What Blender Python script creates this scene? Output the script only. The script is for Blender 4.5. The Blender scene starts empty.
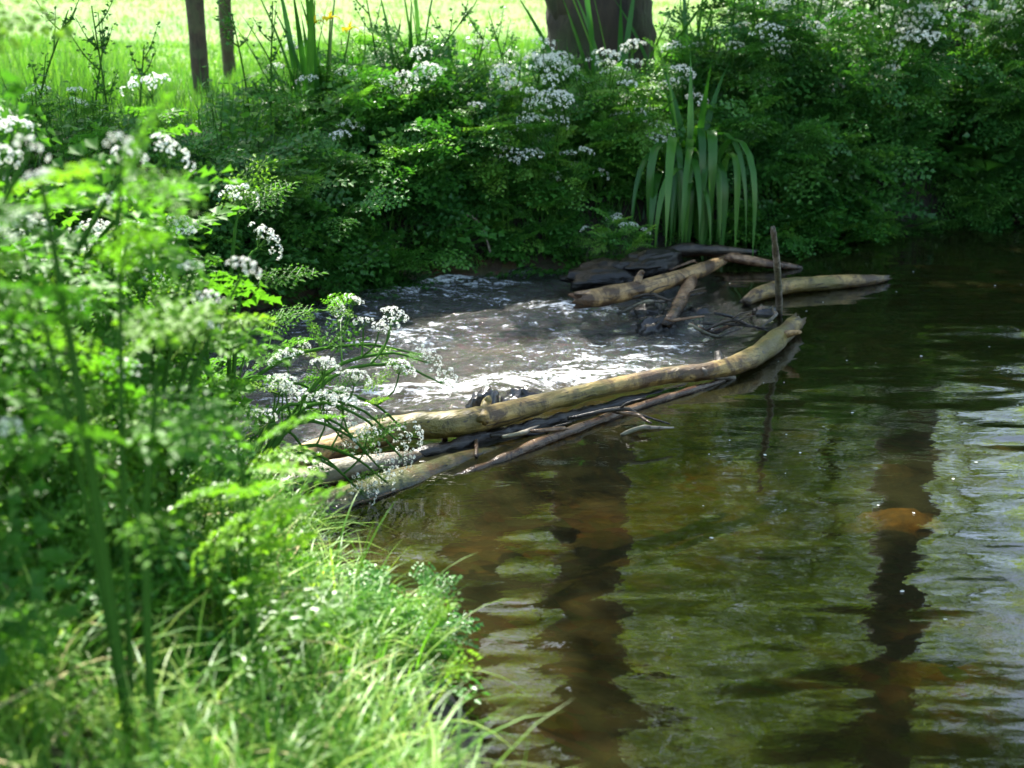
import bpy, math, random
import numpy as np
from mathutils import Vector, Matrix

rng = np.random.default_rng(11)
random.seed(11)
PI = math.pi
scene = bpy.context.scene
COL = scene.collection

# ------------------------------------------------------------------ camera
CAM_H = 1.6
PITCH = math.radians(17.0)
FPX = 1024 * 50.0 / 36.0
cd = bpy.data.cameras.new('camera')
cam = bpy.data.objects.new('camera', cd)
COL.objects.link(cam)
cam.location = (0, 0, CAM_H)
cam.rotation_euler = (PI / 2 - PITCH, 0, 0)
cd.lens = 50
cd.sensor_width = 36
cd.clip_start = 0.05
cd.clip_end = 500
cd.dof.use_dof = True
cd.dof.focus_distance = 5.0
cd.dof.aperture_fstop = 3.2
cd.dof.aperture_blades = 0
scene.camera = cam


def ray(px, py):
    x = (px - 512) / FPX
    v = -(py - 384) / FPX
    return np.array([x, math.cos(PITCH) + v * math.sin(PITCH), -math.sin(PITCH) + v * math.cos(PITCH)])


def P(px, py, z=0.0):
    """point of the world on the level z seen at a picture position (layout survey of the place)"""
    d = ray(px, py)
    t = (z - CAM_H) / d[2]
    return np.array([d[0] * t, d[1] * t, z])


def PY(px, py, y):
    d = ray(px, py)
    t = y / d[1]
    return np.array([d[0] * t, y, CAM_H + d[2] * t])


# ------------------------------------------------------------------ noise
def _hash(ix, iy, iz, seed):
    h = (ix.astype(np.int64) * 374761393 + iy.astype(np.int64) * 668265263 + iz.astype(np.int64) * 2147483647 + seed * 974634777) & 0xFFFFFFFF
    h = ((h ^ (h >> 13)) * 1274126177) & 0xFFFFFFFF
    h = (h ^ (h >> 16)) & 0xFFFFFFFF
    return h / 4294967295.0 * 2 - 1


def vnoise(x, y, z=None, seed=0):
    x = np.asarray(x, float)
    y = np.asarray(y, float)
    z = np.zeros_like(x) if z is None else np.asarray(z, float)
    ix, iy, iz = np.floor(x), np.floor(y), np.floor(z)
    fx, fy, fz = x - ix, y - iy, z - iz
    fx, fy, fz = [f * f * f * (f * (f * 6 - 15) + 10) for f in (fx, fy, fz)]
    r = 0
    for a in (0, 1):
        for b in (0, 1):
            for c in (0, 1):
                w = (fx if a else 1 - fx) * (fy if b else 1 - fy) * (fz if c else 1 - fz)
                r = r + w * _hash(ix + a, iy + b, iz + c, seed)
    return r


def fbm(x, y, z=None, oct=4, seed=0):
    r, a = 0, 1.0
    x = np.asarray(x, float); y = np.asarray(y, float)
    for k in range(oct):
        r = r + a * vnoise(x, y, z, seed + k)
        x, y = x * 2.03 + 3.1, y * 2.03 + 1.7
        z = None if z is None else np.asarray(z) * 2.03
        a *= 0.5
    return r


def sstep(a, b, x):
    t = np.clip((x - a) / (b - a), 0, 1)
    return t * t * (3 - 2 * t)


# ------------------------------------------------------------------ mesh assembly
class Geo:
    def __init__(self):
        self.V, self.F, self.T, self.n = [], [], [], 0

    def add(self, v, faces, mat=0, tint=0.5):
        """faces: int array (m,k)"""
        v = np.asarray(v, float)
        faces = np.asarray(faces, np.int64)
        self.V.append(v)
        self.F.append((faces + self.n, mat))
        self.T.append(np.broadcast_to(np.asarray(tint, float), (len(v),)))
        self.n += len(v)

    def addmulti(self, v, faceslist, tint=0.5):
        v = np.asarray(v, float)
        self.V.append(v)
        for f, m in faceslist:
            self.F.append((np.asarray(f, np.int64) + self.n, m))
        self.T.append(np.broadcast_to(np.asarray(tint, float), (len(v),)))
        self.n += len(v)

    def stamp(self, tv, tf, M, T, tint):
        """tv (k,3), tf list of (faces, mat); M (n,3,3), T (n,3), tint (n,)"""
        n, k = len(T), len(tv)
        if n == 0:
            return
        v = np.einsum('nij,kj->nki', M, tv) + T[:, None, :]
        off = (np.arange(n) * k)[:, None, None]
        fl = [((f[None] + off).reshape(-1, f.shape[1]), m) for f, m in tf]
        self.addmulti(v.reshape(-1, 3), fl, np.repeat(np.asarray(tint, float), k))

    def mesh(self, name, mats, smooth=False):
        V = np.concatenate(self.V)
        T = np.concatenate(self.T)
        me = bpy.data.meshes.new(name)
        me.vertices.add(len(V))
        me.vertices.foreach_set('co', V.astype(np.float32).ravel())
        tot = np.concatenate([np.full(len(f), f.shape[1]) for f, m in self.F])
        mi = np.concatenate([np.full(len(f), m) for f, m in self.F])
        idx = np.concatenate([f.ravel() for f, m in self.F])
        me.loops.add(len(idx))
        me.loops.foreach_set('vertex_index', idx.astype(np.int32))
        me.polygons.add(len(tot))
        st = np.concatenate([[0], np.cumsum(tot)[:-1]])
        me.polygons.foreach_set('loop_start', st.astype(np.int32))
        me.polygons.foreach_set('loop_total', tot.astype(np.int32))
        for m in mats:
            me.materials.append(m)
        me.polygons.foreach_set('material_index', mi.astype(np.int32))
        if smooth:
            me.polygons.foreach_set('use_smooth', np.ones(len(tot), bool))
        a = me.attributes.new('tint', 'FLOAT', 'POINT')
        a.data.foreach_set('value', T.astype(np.float32))
        me.update(calc_edges=True)
        me.validate()
        return me


def link(name, me, parent=None, loc=None):
    o = bpy.data.objects.new(name, me)
    COL.objects.link(o)
    if parent is not None:
        o.parent = parent
    if loc is not None:
        o.location = loc
    return o


def tag(o, label=None, cat=None, group=None, kind=None):
    for k, v in (('label', label), ('category', cat), ('group', group), ('kind', kind)):
        if v:
            o[k] = v
    return o


def thing(name, label, cat, loc=(0, 0, 0), group=None, rz=0.0, s=1.0):
    o = bpy.data.objects.new(name, None)
    o.empty_display_size = 0.1
    COL.objects.link(o)
    o.location = loc
    o.rotation_euler = (0, 0, rz)
    o.scale = (s, s, s)
    return tag(o, label, cat, group)


def frame(d):
    d = np.asarray(d, float)
    d = d / np.linalg.norm(d)
    up = np.array([0, 0, 1.0]) if abs(d[2]) < 0.95 else np.array([1.0, 0, 0])
    s = np.cross(d, up); s /= np.linalg.norm(s)
    return s, np.cross(s, d), d


def spline(pts, n):
    """Catmull-Rom through rows of any width"""
    p = np.asarray(pts, float)
    p = np.vstack([2 * p[0] - p[1], p, 2 * p[-1] - p[-2]])
    m = len(p) - 3
    out = []
    for t in np.linspace(0, m, n):
        i = min(int(t), m - 1)
        u = t - i
        a, b, c, d = p[i], p[i + 1], p[i + 2], p[i + 3]
        out.append(0.5 * (2 * b + (c - a) * u + (2 * a - 5 * b + 4 * c - d) * u * u + (3 * b - a - 3 * c + d) * u ** 3))
    return np.array(out)


def tube(geo, pts, rad, sides=8, n=None, mat=0, tint=0.5, rough=0.0, freq=8.0, seed=0, caps=True, jag=0.0):
    pr = np.column_stack([np.asarray(pts, float), np.asarray(rad, float) * np.ones(len(pts))])
    if n:
        pr = spline(pr, n)
    p, r = pr[:, :3], np.maximum(pr[:, 3], 1e-4)
    k = len(p)
    tg = np.gradient(p, axis=0)
    tg /= np.linalg.norm(tg, axis=1)[:, None]
    s, u, _ = frame(tg[0])
    rings = []
    for i in range(k):
        s = s - tg[i] * s.dot(tg[i]); s /= np.linalg.norm(s)
        u = np.cross(s, tg[i])
        a = np.arange(sides) / sides * 2 * PI
        dirs = np.cos(a)[:, None] * s + np.sin(a)[:, None] * u
        rr = np.full(sides, r[i])
        if rough:
            q = p[i] + dirs * r[i]
            rr = rr * (1 + rough * fbm(q[:, 0] * freq, q[:, 1] * freq, q[:, 2] * freq, 3, seed))
        q = p[i] + dirs * rr[:, None]
        if jag and i in (0, k - 1):
            q = q + tg[i] * (np.array([_hash(np.array(j), np.array(i), np.array(0), seed) for j in range(sides)]) * jag * r[i])[:, None]
        rings.append(q)
    V = np.vstack(rings + [[p[0]], [p[-1]]])
    a = np.arange(sides)
    b = (a + 1) % sides
    F = np.vstack([np.column_stack([i * sides + a, i * sides + b, (i + 1) * sides + b, (i + 1) * sides + a]) for i in range(k - 1)])
    fl = [(F, mat)]
    if caps:
        c0, c1 = k * sides, k * sides + 1
        fl.append((np.vstack([np.column_stack([b, a, np.full(sides, c0)]), np.column_stack([(k - 1) * sides + a, (k - 1) * sides + b, np.full(sides, c1)])]), mat))
    geo.addmulti(V, fl, tint)


def rot_zyx(az, pitch, roll):
    """columns: local x,y,z -> world; local +y is the growing direction"""
    az, pitch, roll = np.broadcast_arrays(np.asarray(az, float), pitch, roll)
    ca, sa, cp, sp = np.cos(az), np.sin(az), np.cos(pitch), np.sin(pitch)
    y = np.stack([ca * cp, sa * cp, sp], -1)
    x0 = np.stack([sa, -ca, np.zeros_like(ca)], -1)
    z0 = np.cross(x0, y)
    cr, sr = np.cos(roll)[..., None], np.sin(roll)[..., None]
    x = x0 * cr + z0 * sr
    z = z0 * cr - x0 * sr
    return np.stack([x, y, z], -1)


# ------------------------------------------------------------------ materials
class Mat:
    def __init__(self, name):
        self.m = bpy.data.materials.new(name)
        self.m.use_nodes = True
        self.t = self.m.node_tree
        self.t.nodes.clear()
        self.out = self.t.nodes.new('ShaderNodeOutputMaterial')

    def n(self, typ, ins=None, **kw):
        nd = self.t.nodes.new('ShaderNode' + typ)
        for k, v in kw.items():
            setattr(nd, k, v)
        for k, v in (ins or {}).items():
            self.put(nd.inputs[k], v)
        return nd

    def put(self, sock, v):
        if isinstance(v, bpy.types.NodeSocket):
            self.t.links.new(v, sock)
        elif isinstance(v, bpy.types.Node):
            self.t.links.new(v.outputs[0], sock)
        else:
            if sock.type == 'RGBA' and len(v) == 3:
                v = (*v, 1)
            sock.default_value = v

    def ramp(self, fac, stops):
        nd = self.n('ValToRGB', {0: fac})
        cr = nd.color_ramp
        while len(cr.elements) < len(stops):
            cr.elements.new(0.5)
        for e, (p, c) in zip(cr.elements, stops):
            e.position = p
            e.color = (*c, 1) if len(c) == 3 else c
        return nd.outputs[0]

    def noise(self, scale, detail=3, vec=None, rough=0.5, dist=0.0):
        nd = self.n('TexNoise', {'Scale': scale, 'Detail': detail, 'Roughness': rough, 'Distortion': dist})
        if vec is not None:
            self.put(nd.inputs['Vector'], vec)
        return nd.outputs[0]

    def coords(self, kind='Object', scale=(1, 1, 1), rot=(0, 0, 0)):
        tc = self.n('TexCoord')
        return self.n('Mapping', {0: tc.outputs[kind], 'Scale': scale, 'Rotation': rot}).outputs[0]

    def geopos(self, scale=(1, 1, 1), rot=(0, 0, 0)):
        g = self.n('NewGeometry')
        return self.n('Mapping', {0: g.outputs['Position'], 'Scale': scale, 'Rotation': rot}).outputs[0]

    def math(self, op, a, b=0.0, clamp=False):
        nd = self.n('Math', {0: a, 1: b}, operation=op)
        nd.use_clamp = clamp
        return nd.outputs[0]

    def mix(self, f, a, b, blend='MIX'):
        nd = self.n('MixRGB', {0: f, 1: a, 2: b}, blend_type=blend)
        return nd.outputs[0]

    def done(self, sh):
        self.put(self.out.inputs[0], sh)
        return self.m


def leaf_mat(name, dark, mid, light, trans=0.45, gloss=0.025, rough=0.36, vary=0.5):
    M = Mat(name)
    at = M.n('Attribute', attribute_name='tint').outputs['Fac']
    oi = M.n('ObjectInfo').outputs['Random']
    f = M.math('ADD', at, M.math('MULTIPLY', M.math('SUBTRACT', oi, 0.5), vary * 0.5), True)
    nz = M.noise(9.0, 2, M.geopos())
    f = M.math('ADD', f, M.math('MULTIPLY', M.math('SUBTRACT', nz, 0.5), 0.35), True)
    c = M.ramp(f, [(0.0, dark), (0.5, mid), (1.0, light)])
    ct = M.mix(1.0, c, (1.35, 1.5, 0.55), 'MULTIPLY')
    d = M.n('BsdfDiffuse', {'Color': c})
    t = M.n('BsdfTranslucent', {'Color': ct})
    dt = M.n('MixShader', {0: trans, 1: d, 2: t})
    g = M.n('BsdfGlossy', {'Color': (0.9, 0.95, 0.9), 'Roughness': rough})
    fr = M.n('LayerWeight', {'Blend': 0.25}).outputs['Fresnel']
    fac = M.math('ADD', M.math('MULTIPLY', fr, 0.10), gloss)
    return M.done(M.n('MixShader', {0: fac, 1: dt, 2: g}))


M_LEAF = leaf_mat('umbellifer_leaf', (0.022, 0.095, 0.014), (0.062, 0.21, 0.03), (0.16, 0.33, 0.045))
M_LEAF_DARK = leaf_mat('shaded_bank_leaf', (0.015, 0.07, 0.014), (0.044, 0.155, 0.026), (0.10, 0.235, 0.04), 0.42)  # darker copy of the umbellifer leaf, bank shade put into its colour
M_LEAF_NEAR = leaf_mat('near_bank_leaf', (0.03, 0.11, 0.013), (0.08, 0.215, 0.02), (0.2, 0.34, 0.035), 0.55, 0.01, 0.45)
M_LEAF_LIME = leaf_mat('young_leaf', (0.06, 0.17, 0.02), (0.11, 0.25, 0.025), (0.2, 0.36, 0.04), 0.55)
M_YLEAF = leaf_mat('yellowing_leaf', (0.1, 0.14, 0.01), (0.25, 0.25, 0.015), (0.4, 0.36, 0.03), 0.5)
M_IRIS = leaf_mat('iris_blade', (0.015, 0.075, 0.012), (0.035, 0.13, 0.018), (0.085, 0.22, 0.03), 0.4, 0.02, 0.3)
M_GRASS = leaf_mat('grass_blade', (0.035, 0.12, 0.012), (0.105, 0.27, 0.024), (0.32, 0.44, 0.09), 0.5, 0.015, 0.4)
M_MEADOW = leaf_mat('meadow_grass', (0.035, 0.13, 0.015), (0.075, 0.2, 0.025), (0.15, 0.27, 0.045), 0.45, 0.02, 0.4)
M_TREELEAF = leaf_mat('tree_leaf', (0.05, 0.1, 0.012), (0.11, 0.19, 0.02), (0.22, 0.3, 0.03), 0.66, 0.02, 0.4)


M_LIMELEAF = leaf_mat('lime_tree_leaf', (0.12, 0.19, 0.01), (0.25, 0.33, 0.022), (0.4, 0.46, 0.04), 0.72, 0.02, 0.4)


def simple_leaf(name, col, trans=0.25, rough=0.6):
    M = Mat(name)
    nz = M.noise(60, 2, M.coords())
    c = M.mix(M.math('MULTIPLY', nz, 0.35), col, tuple(x * 0.6 for x in col))
    d = M.n('BsdfDiffuse', {'Color': c})
    t = M.n('BsdfTranslucent', {'Color': col})
    return M.done(M.n('MixShader', {0: trans, 1: d, 2: t}))


M_FLORET = simple_leaf('white_floret', (0.82, 0.84, 0.77), 0.3)
M_STEM = simple_leaf('green_stem', (0.045, 0.12, 0.02), 0.1)
M_YFLOWER = simple_leaf('yellow_petal', (0.85, 0.68, 0.03), 0.3)
M_DRY = simple_leaf('dry_straw', (0.42, 0.36, 0.2), 0.2)


def bark_mat(name, a, b, scale=6.0, moss=None, mossamt=0.4, stretch=0.25, bump=0.5):
    M = Mat(name)
    v = M.coords('Object', (1, 1, stretch))
    n1 = M.noise(scale, 6, v, 0.62, 0.4)
    n2 = M.noise(scale * 5, 4, v, 0.6)
    f = M.math('ADD', M.math('MULTIPLY', n1, 0.7), M.math('MULTIPLY', n2, 0.3))
    c = M.ramp(f, [(0.36, a), (0.62, b)])
    if moss:
        mm = M.ramp(M.noise(scale * 0.4, 4, M.coords()), [(0.5, (0, 0, 0)), (0.6, (1, 1, 1))])
        c = M.mix(M.math('MULTIPLY', mm, mossamt), c, moss)
    bp = M.n('Bump', {'Height': f, 'Strength': bump, 'Distance': 0.03})
    pr = M.n('BsdfPrincipled', {'Base Color': c, 'Roughness': 0.85, 'Normal': bp})
    return M.done(pr)


M_BARK = bark_mat('rugged_bark', (0.004, 0.003, 0.002), (0.04, 0.028, 0.016), 8, (0.025, 0.04, 0.008), 0.5, 0.16, 1.0)
M_BARK_THIN = bark_mat('young_bark', (0.012, 0.009, 0.006), (0.075, 0.05, 0.03), 18, (0.08, 0.1, 0.04), 0.4, 0.3, 0.5)


def wood_mat(name, base, pale, stain, green=None, rough=0.45, wet=0.0):
    """barkless driftwood: long grain, brown stains, greenish algae, soaked underside near the water line with shade put into its colour"""
    M = Mat(name)
    v = M.coords('Object', (1, 1, 1))
    grain = M.noise(1.0, 5, M.coords('Object', (9, 45, 45)), 0.65)
    big = M.noise(7.0, 6, v, 0.65, 0.8)
    c = M.mix(M.ramp(grain, [(0.3, (0, 0, 0)), (0.7, (1, 1, 1))]), base, pale)
    st = M.ramp(big, [(0.43, (0, 0, 0)), (0.56, (1, 1, 1))])
    c = M.mix(M.math('MULTIPLY', st, 0.95), c, stain)
    if green:
        gm = M.ramp(M.noise(3.1, 5, M.coords('Object', (1, 1, 1), (0.5, 0.2, 1.0)), 0.6), [(0.42, (0, 0, 0)), (0.58, (1, 1, 1))])
        c = M.mix(M.math('MULTIPLY', gm, 0.85), c, green)
    sp = M.ramp(M.noise(42, 3, v), [(0.62, (0, 0, 0)), (0.7, (1, 1, 1))])
    c = M.mix(M.math('MULTIPLY', sp, 0.6), c, tuple(x * 0.25 for x in stain))
    ck = M.ramp(M.noise(1.0, 4, M.coords('Object', (3.5, 70, 70)), 0.6, 0.3), [(0.36, (1, 1, 1)), (0.42, (0, 0, 0))])
    c = M.mix(M.math('MULTIPLY', ck, 0.85), c, tuple(x * 0.2 for x in stain))
    tn = M.math('MULTIPLY', M.n('Attribute', attribute_name='tint').outputs['Fac'], 2.0, True)
    c = M.mix(tn, tuple(x * 0.8 for x in stain), c)
    # soaked band just above the water, darkened for underside shade too
    g = M.n('NewGeometry')
    z = M.n('SeparateXYZ', {0: g.outputs['Position']}).outputs[2]
    zz = M.math('ADD', z, M.math('MULTIPLY', M.math('SUBTRACT', big, 0.5), 0.06))
    wet_shade = M.n('MapRange', {0: zz, 1: 0.0, 2: 0.05, 3: 1.0, 4: wet}).outputs[0]
    c = M.mix(wet_shade, c, M.mix(1.0, c, (0.13, 0.115, 0.1), 'MULTIPLY'))
    ro = M.n('MapRange', {0: wet_shade, 1: 0.0, 2: 1.0, 3: rough, 4: 0.18}).outputs[0]
    hh = M.math('ADD', grain, M.math('MULTIPLY', big, 0.7))
    bp = M.n('Bump', {'Height': hh, 'Strength': 0.8, 'Distance': 0.012})
    return M.done(M.n('BsdfPrincipled', {'Base Color': c, 'Roughness': ro, 'Normal': bp}))


M_LOG = wood_mat('bare_yellow_wood', (0.25, 0.155, 0.042), (0.43, 0.30, 0.1), (0.05, 0.024, 0.008), (0.12, 0.105, 0.02))
M_LOG_TAN = wood_mat('bare_tan_wood', (0.24, 0.14, 0.055), (0.42, 0.28, 0.12), (0.05, 0.024, 0.01))
M_LOG_GREY = wood_mat('grey_weathered_wood', (0.22, 0.18, 0.14), (0.42, 0.37, 0.31), (0.08, 0.06, 0.04), (0.14, 0.14, 0.08), 0.5, 0.1)
M_LOG_RED = wood_mat('soaked_red_wood', (0.24, 0.12, 0.055), (0.44, 0.29, 0.17), (0.06, 0.026, 0.012), None, 0.3, 0.15)
M_LOG_DARK = wood_mat('black_soaked_wood', (0.035, 0.026, 0.017), (0.10, 0.075, 0.05), (0.016, 0.012, 0.008), None, 0.42, 0.3)
M_LOG_MOSS = wood_mat('algae_covered_wood', (0.16, 0.16, 0.07), (0.26, 0.28, 0.14), (0.12, 0.07, 0.025), (0.13, 0.18, 0.06), 0.3, 0.3)


def stone_mat(name, a, b, rough=0.3):
    M = Mat(name)
    v = M.coords()
    n = M.noise(14, 5, v, 0.65)
    c = M.ramp(n, [(0.35, a), (0.65, b)])
    bp = M.n('Bump', {'Height': n, 'Strength': 0.5, 'Distance': 0.02})
    return M.done(M.n('BsdfPrincipled', {'Base Color': c, 'Roughness': rough, 'Normal': bp}))


M_STONE_WET = stone_mat('wet_dark_stone', (0.012, 0.011, 0.011), (0.045, 0.04, 0.038), 0.16)
M_SUNLIT_BED = None


def sunlit_bed():  # amber top fading to silt: sunlight on the bed put into the colour
    M = Mat('amber_sunlit_bed')
    tc = M.n('TexCoord').outputs['Object']
    z = M.n('SeparateXYZ', {0: tc}).outputs[2]
    nz = M.noise(16, 5, tc, 0.65)
    f = M.n('MapRange', {0: M.math('ADD', z, M.math('MULTIPLY', M.math('SUBTRACT', nz, 0.5), 0.05)), 1: -0.004, 2: 0.03}).outputs[0]
    ochre = M.ramp(nz, [(0.35, (0.2, 0.085, 0.02)), (0.65, (0.55, 0.26, 0.07))])
    return M.done(M.n('BsdfPrincipled', {'Base Color': M.mix(f, (0.06, 0.05, 0.02), ochre), 'Roughness': 0.9}))


M_SUNLIT_BED = sunlit_bed()


def ground_mat():
    M = Mat('ground_soil_and_turf')
    g = M.n('NewGeometry')
    sx = M.n('SeparateXYZ', {0: g.outputs['Position']})
    z = sx.outputs[2]
    pos = M.geopos()
    n1 = M.noise(1.3, 5, pos, 0.6)
    n2 = M.noise(22, 5, pos, 0.65)
    n3 = M.noise(0.22, 4, pos, 0.6)
    # stream bed: gravel and silt
    vor = M.n('TexVoronoi', {'Vector': pos, 'Scale': 17.0, 'Randomness': 1.0})
    bed = M.ramp(n2, [(0.3, (0.03, 0.022, 0.01)), (0.55, (0.08, 0.058, 0.025)), (0.75, (0.15, 0.105, 0.045))])
    bed = M.mix(0.35, bed, M.mix(1.0, vor.outputs['Color'], (0.3, 0.2, 0.09), 'MULTIPLY'))
    silt = M.ramp(n1, [(0.42, (0, 0, 0)), (0.58, (1, 1, 1))])
    bed = M.mix(M.math('MULTIPLY', silt, 0.7), bed, (0.06, 0.052, 0.02))
    soil = M.ramp(n2, [(0.3, (0.009, 0.008, 0.005)), (0.7, (0.026, 0.022, 0.013))])
    turf = M.ramp(n2, [(0.3, (0.055, 0.15, 0.022)), (0.7, (0.11, 0.22, 0.04))])
    turf = M.mix(M.ramp(n3, [(0.35, (0, 0, 0)), (0.65, (1, 1, 1))]), turf, (0.16, 0.25, 0.06))
    zz = M.math('ADD', z, M.math('MULTIPLY', M.math('SUBTRACT', n1, 0.5), 0.1))
    f1 = M.n('MapRange', {0: zz, 1: -0.06, 2: 0.02}).outputs[0]
    y = sx.outputs[1]
    f2 = M.n('MapRange', {0: M.math('ADD', y, M.math('MULTIPLY', n1, 1.5)), 1: 10.3, 2: 11.5}).outputs[0]
    c = M.mix(f1, bed, soil)
    c = M.mix(f2, c, turf)
    bp = M.n('Bump', {'Height': M.math('ADD', n2, M.math('MULTIPLY', vor.outputs['Distance'], 0.6)), 'Strength': 0.6, 'Distance': 0.03})
    return M.done(M.n('BsdfPrincipled', {'Base Color': c, 'Roughness': 0.9, 'Normal': bp}))


def water_mat():
    M = Mat('stream_water')
    rf = M.n('Attribute', attribute_name='riffle').outputs['Fac']
    fo = M.n('Attribute', attribute_name='foam_glint').outputs['Fac']
    # small wavelets
    s1 = M.noise(1.0, 3, M.geopos((6, 14, 10), (0, 0, 0.12)), 0.5, 0.5)
    s2 = M.noise(1.0, 2, M.geopos((17, 40, 30), (0, 0, -0.1)), 0.5, 0.3)
    calm = M.math('ADD', M.math('MULTIPLY', s1, 0.8), M.math('MULTIPLY', s2, 0.2))
    r0 = M.noise(1.0, 4, M.geopos((11, 26, 20), (0, 0, -0.25)), 0.6, 0.8)
    ridge = M.math('SUBTRACT', 1.0, M.math('ABSOLUTE', M.math('SUBTRACT', M.math('MULTIPLY', r0, 4.0), 2.0)))
    r1 = M.math('ADD', M.math('MULTIPLY', ridge, 0.35), M.noise(1.0, 4, M.geopos((34, 60, 50), (0, 0, -0.2)), 0.6, 0.4))
    b1 = M.n('Bump', {'Height': calm, 'Strength': 0.3, 'Distance': 0.005})
    b2 = M.n('Bump', {'Height': r1, 'Strength': M.math('MULTIPLY', rf, 0.65), 'Distance': 0.035, 'Normal': b1})
    fr = M.n('Fresnel', {'IOR': 1.5, 'Normal': b2}).outputs[0]
    gl = M.n('BsdfGlossy', {'Color': (1, 1, 1), 'Roughness': M.math('ADD', M.math('MULTIPLY', rf, 0.055), 0.006), 'Normal': b2})
    tint = M.mix(rf, (0.42, 0.40, 0.19), (0.62, 0.55, 0.36))
    tr = M.n('BsdfTransparent', {'Color': tint})
    murk_n = M.noise(0.9, 4, M.geopos(), 0.6)
    murk = M.mix(murk_n, (0.018, 0.022, 0.008), (0.038, 0.034, 0.012))
    mk = M.n('BsdfDiffuse', {'Color': M.mix(rf, murk, (0.085, 0.09, 0.08))})
    body = M.n('MixShader', {0: M.math('ADD', M.math('MULTIPLY', rf, -0.05), 0.34), 1: tr, 2: mk})
    w = M.n('MixShader', {0: fr, 1: body, 2: gl})
    # white water in streaks, sun sparkle put into the same white
    fn = M.noise(1.0, 6, M.geopos((36, 70, 50), (0, 0, -0.3)), 0.75, 0.5)
    fn2 = M.noise(1.0, 3, M.geopos((7, 22, 15), (0, 0, -0.3)), 0.6, 0.8)
    fm = M.math('ADD', M.math('ADD', M.math('MULTIPLY', fo, 0.46), M.math('MULTIPLY', M.math('SUBTRACT', fn2, 0.5), 1.8)), M.math('MULTIPLY', M.math('SUBTRACT', fn, 0.5), 2.2))
    fm = M.n('MapRange', {0: fm, 1: 0.46, 2: 0.8}).outputs[0]
    foam_glint = M.n('BsdfPrincipled', {'Base Color': (0.82, 0.84, 0.86, 1), 'Roughness': 0.35, 'Normal': b2})
    return M.done(M.n('MixShader', {0: M.math('MULTIPLY', fm, M.n('MapRange', {0: fo, 1: 0.02, 2: 0.2}).outputs[0]), 1: w, 2: foam_glint}))


M_GROUND = ground_mat()
M_WATER = water_mat()

# ------------------------------------------------------------------ the stream's outline
far_px = [(-160, 345), (60, 330), (200, 305), (285, 287), (400, 268), (480, 258), (560, 254), (680, 248), (800, 238), (880, 229), (960, 224), (1040, 221)]
FAR = np.array([P(a, b)[:2] for a, b in far_px])
FAR = np.vstack([[-9, 4.6], FAR, [5.2, 9.0], [7.5, 8.2]])
near_px = [(-250, 452), (-60, 470), (90, 482), (210, 500), (290, 535), (345, 585), (405, 630), (440, 668), (480, 735), (505, 800)]
NEAR = np.array([P(a, b)[:2] for a, b in near_px])
NEAR = np.vstack([[-9, 3.9], NEAR, [0.35, 1.6], [1.2, 0.7], [3.0, -0.3], [7.0, -1.5]])
POLY = np.vstack([FAR, NEAR[::-1]])


def far_y(x):
    return np.interp(x, FAR[:, 0], FAR[:, 1])


def near_y(x):
    return np.interp(x, NEAR[:, 0], NEAR[:, 1])


def signed(x, y):
    """distance to the water's edge; negative in the water"""
    x = np.asarray(x, float); y = np.asarray(y, float)
    best = np.full(x.shape, 1e9)
    inside = np.zeros(x.shape, bool)
    n = len(POLY)
    for i in range(n):
        a, b = POLY[i], POLY[(i + 1) % n]
        e = b - a
        t = np.clip(((x - a[0]) * e[0] + (y - a[1]) * e[1]) / max(e.dot(e), 1e-9), 0, 1)
        d = np.hypot(x - a[0] - t * e[0], y - a[1] - t * e[1])
        best = np.minimum(best, d)
        c = ((a[1] > y) != (b[1] > y))
        with np.errstate(divide='ignore', invalid='ignore'):
            xi = a[0] + (y - a[1]) / (b[1] - a[1] + 1e-12) * e[0]
        inside ^= c & (x < xi)
    return np.where(inside, -best, best)


# the dam of branches: the still pool lies on the camera's side, the riffle falls away behind
DAM = np.array([P(150, 500)[:2], P(300, 470)[:2], P(480, 425)[:2], P(640, 385)[:2], P(750, 360)[:2], P(785, 322)[:2], P(745, 298)[:2], P(705, 265)[:2], P(690, 245)[:2]])


def riffle_mask(x, y):
    x = np.asarray(x, float); y = np.asarray(y, float)
    best = np.full(x.shape, 1e9); side = np.zeros(x.shape)
    for a, b in zip(DAM[:-1], DAM[1:]):
        e = b - a
        t = np.clip(((x - a[0]) * e[0] + (y - a[1]) * e[1]) / e.dot(e), 0, 1)
        qx, qy = x - a[0] - t * e[0], y - a[1] - t * e[1]
        d = np.hypot(qx, qy)
        s = e[0] * (y - a[1]) - e[1] * (x - a[0])
        m = d < best
        side = np.where(m, s, side)
        best = np.where(m, d, best)
    sd = np.where(side > 0, best, -best)
    sd = np.where(x < DAM[0, 0], np.where(y > DAM[0, 1], np.hypot(x - DAM[0, 0], y - DAM[0, 1]) + .1, -1), sd)
    return sstep(-0.02, 0.3, sd)


def ground_z(x, y):
    x = np.asarray(x, float); y = np.asarray(y, float)
    sd = signed(x, y)
    farside = y > (far_y(x) + near_y(x)) / 2
    d = np.maximum(sd, 0)
    top_far = 0.36 * (1 - np.exp(-d / 0.16)) + 0.2 * sstep(0.2, 2.2, d)
    top_near = 0.27 * (1 - np.exp(-d / 0.22)) + 0.2 * sstep(0.1, 1.3, d)
    z = np.where(farside, top_far, top_near)
    w = np.maximum(-sd, 0)
    r = riffle_mask(x, y)
    bed = -(0.42 - 0.22 * r) * (1 - np.exp(-w / 0.35))
    z = np.where(sd > 0, z, bed)
    z = z + 0.02 * fbm(x * 2.3, y * 2.3, None, 3, 5) + 0.05 * fbm(x * .4, y * .4, None, 2, 9) * (d > .8)
    # the lawn sinks and rises a little far away
    z = z + np.where(y > 14, 0.02 * (y - 14) * 0.3 * np.sin(y * 0.09), 0)
    return z


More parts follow.
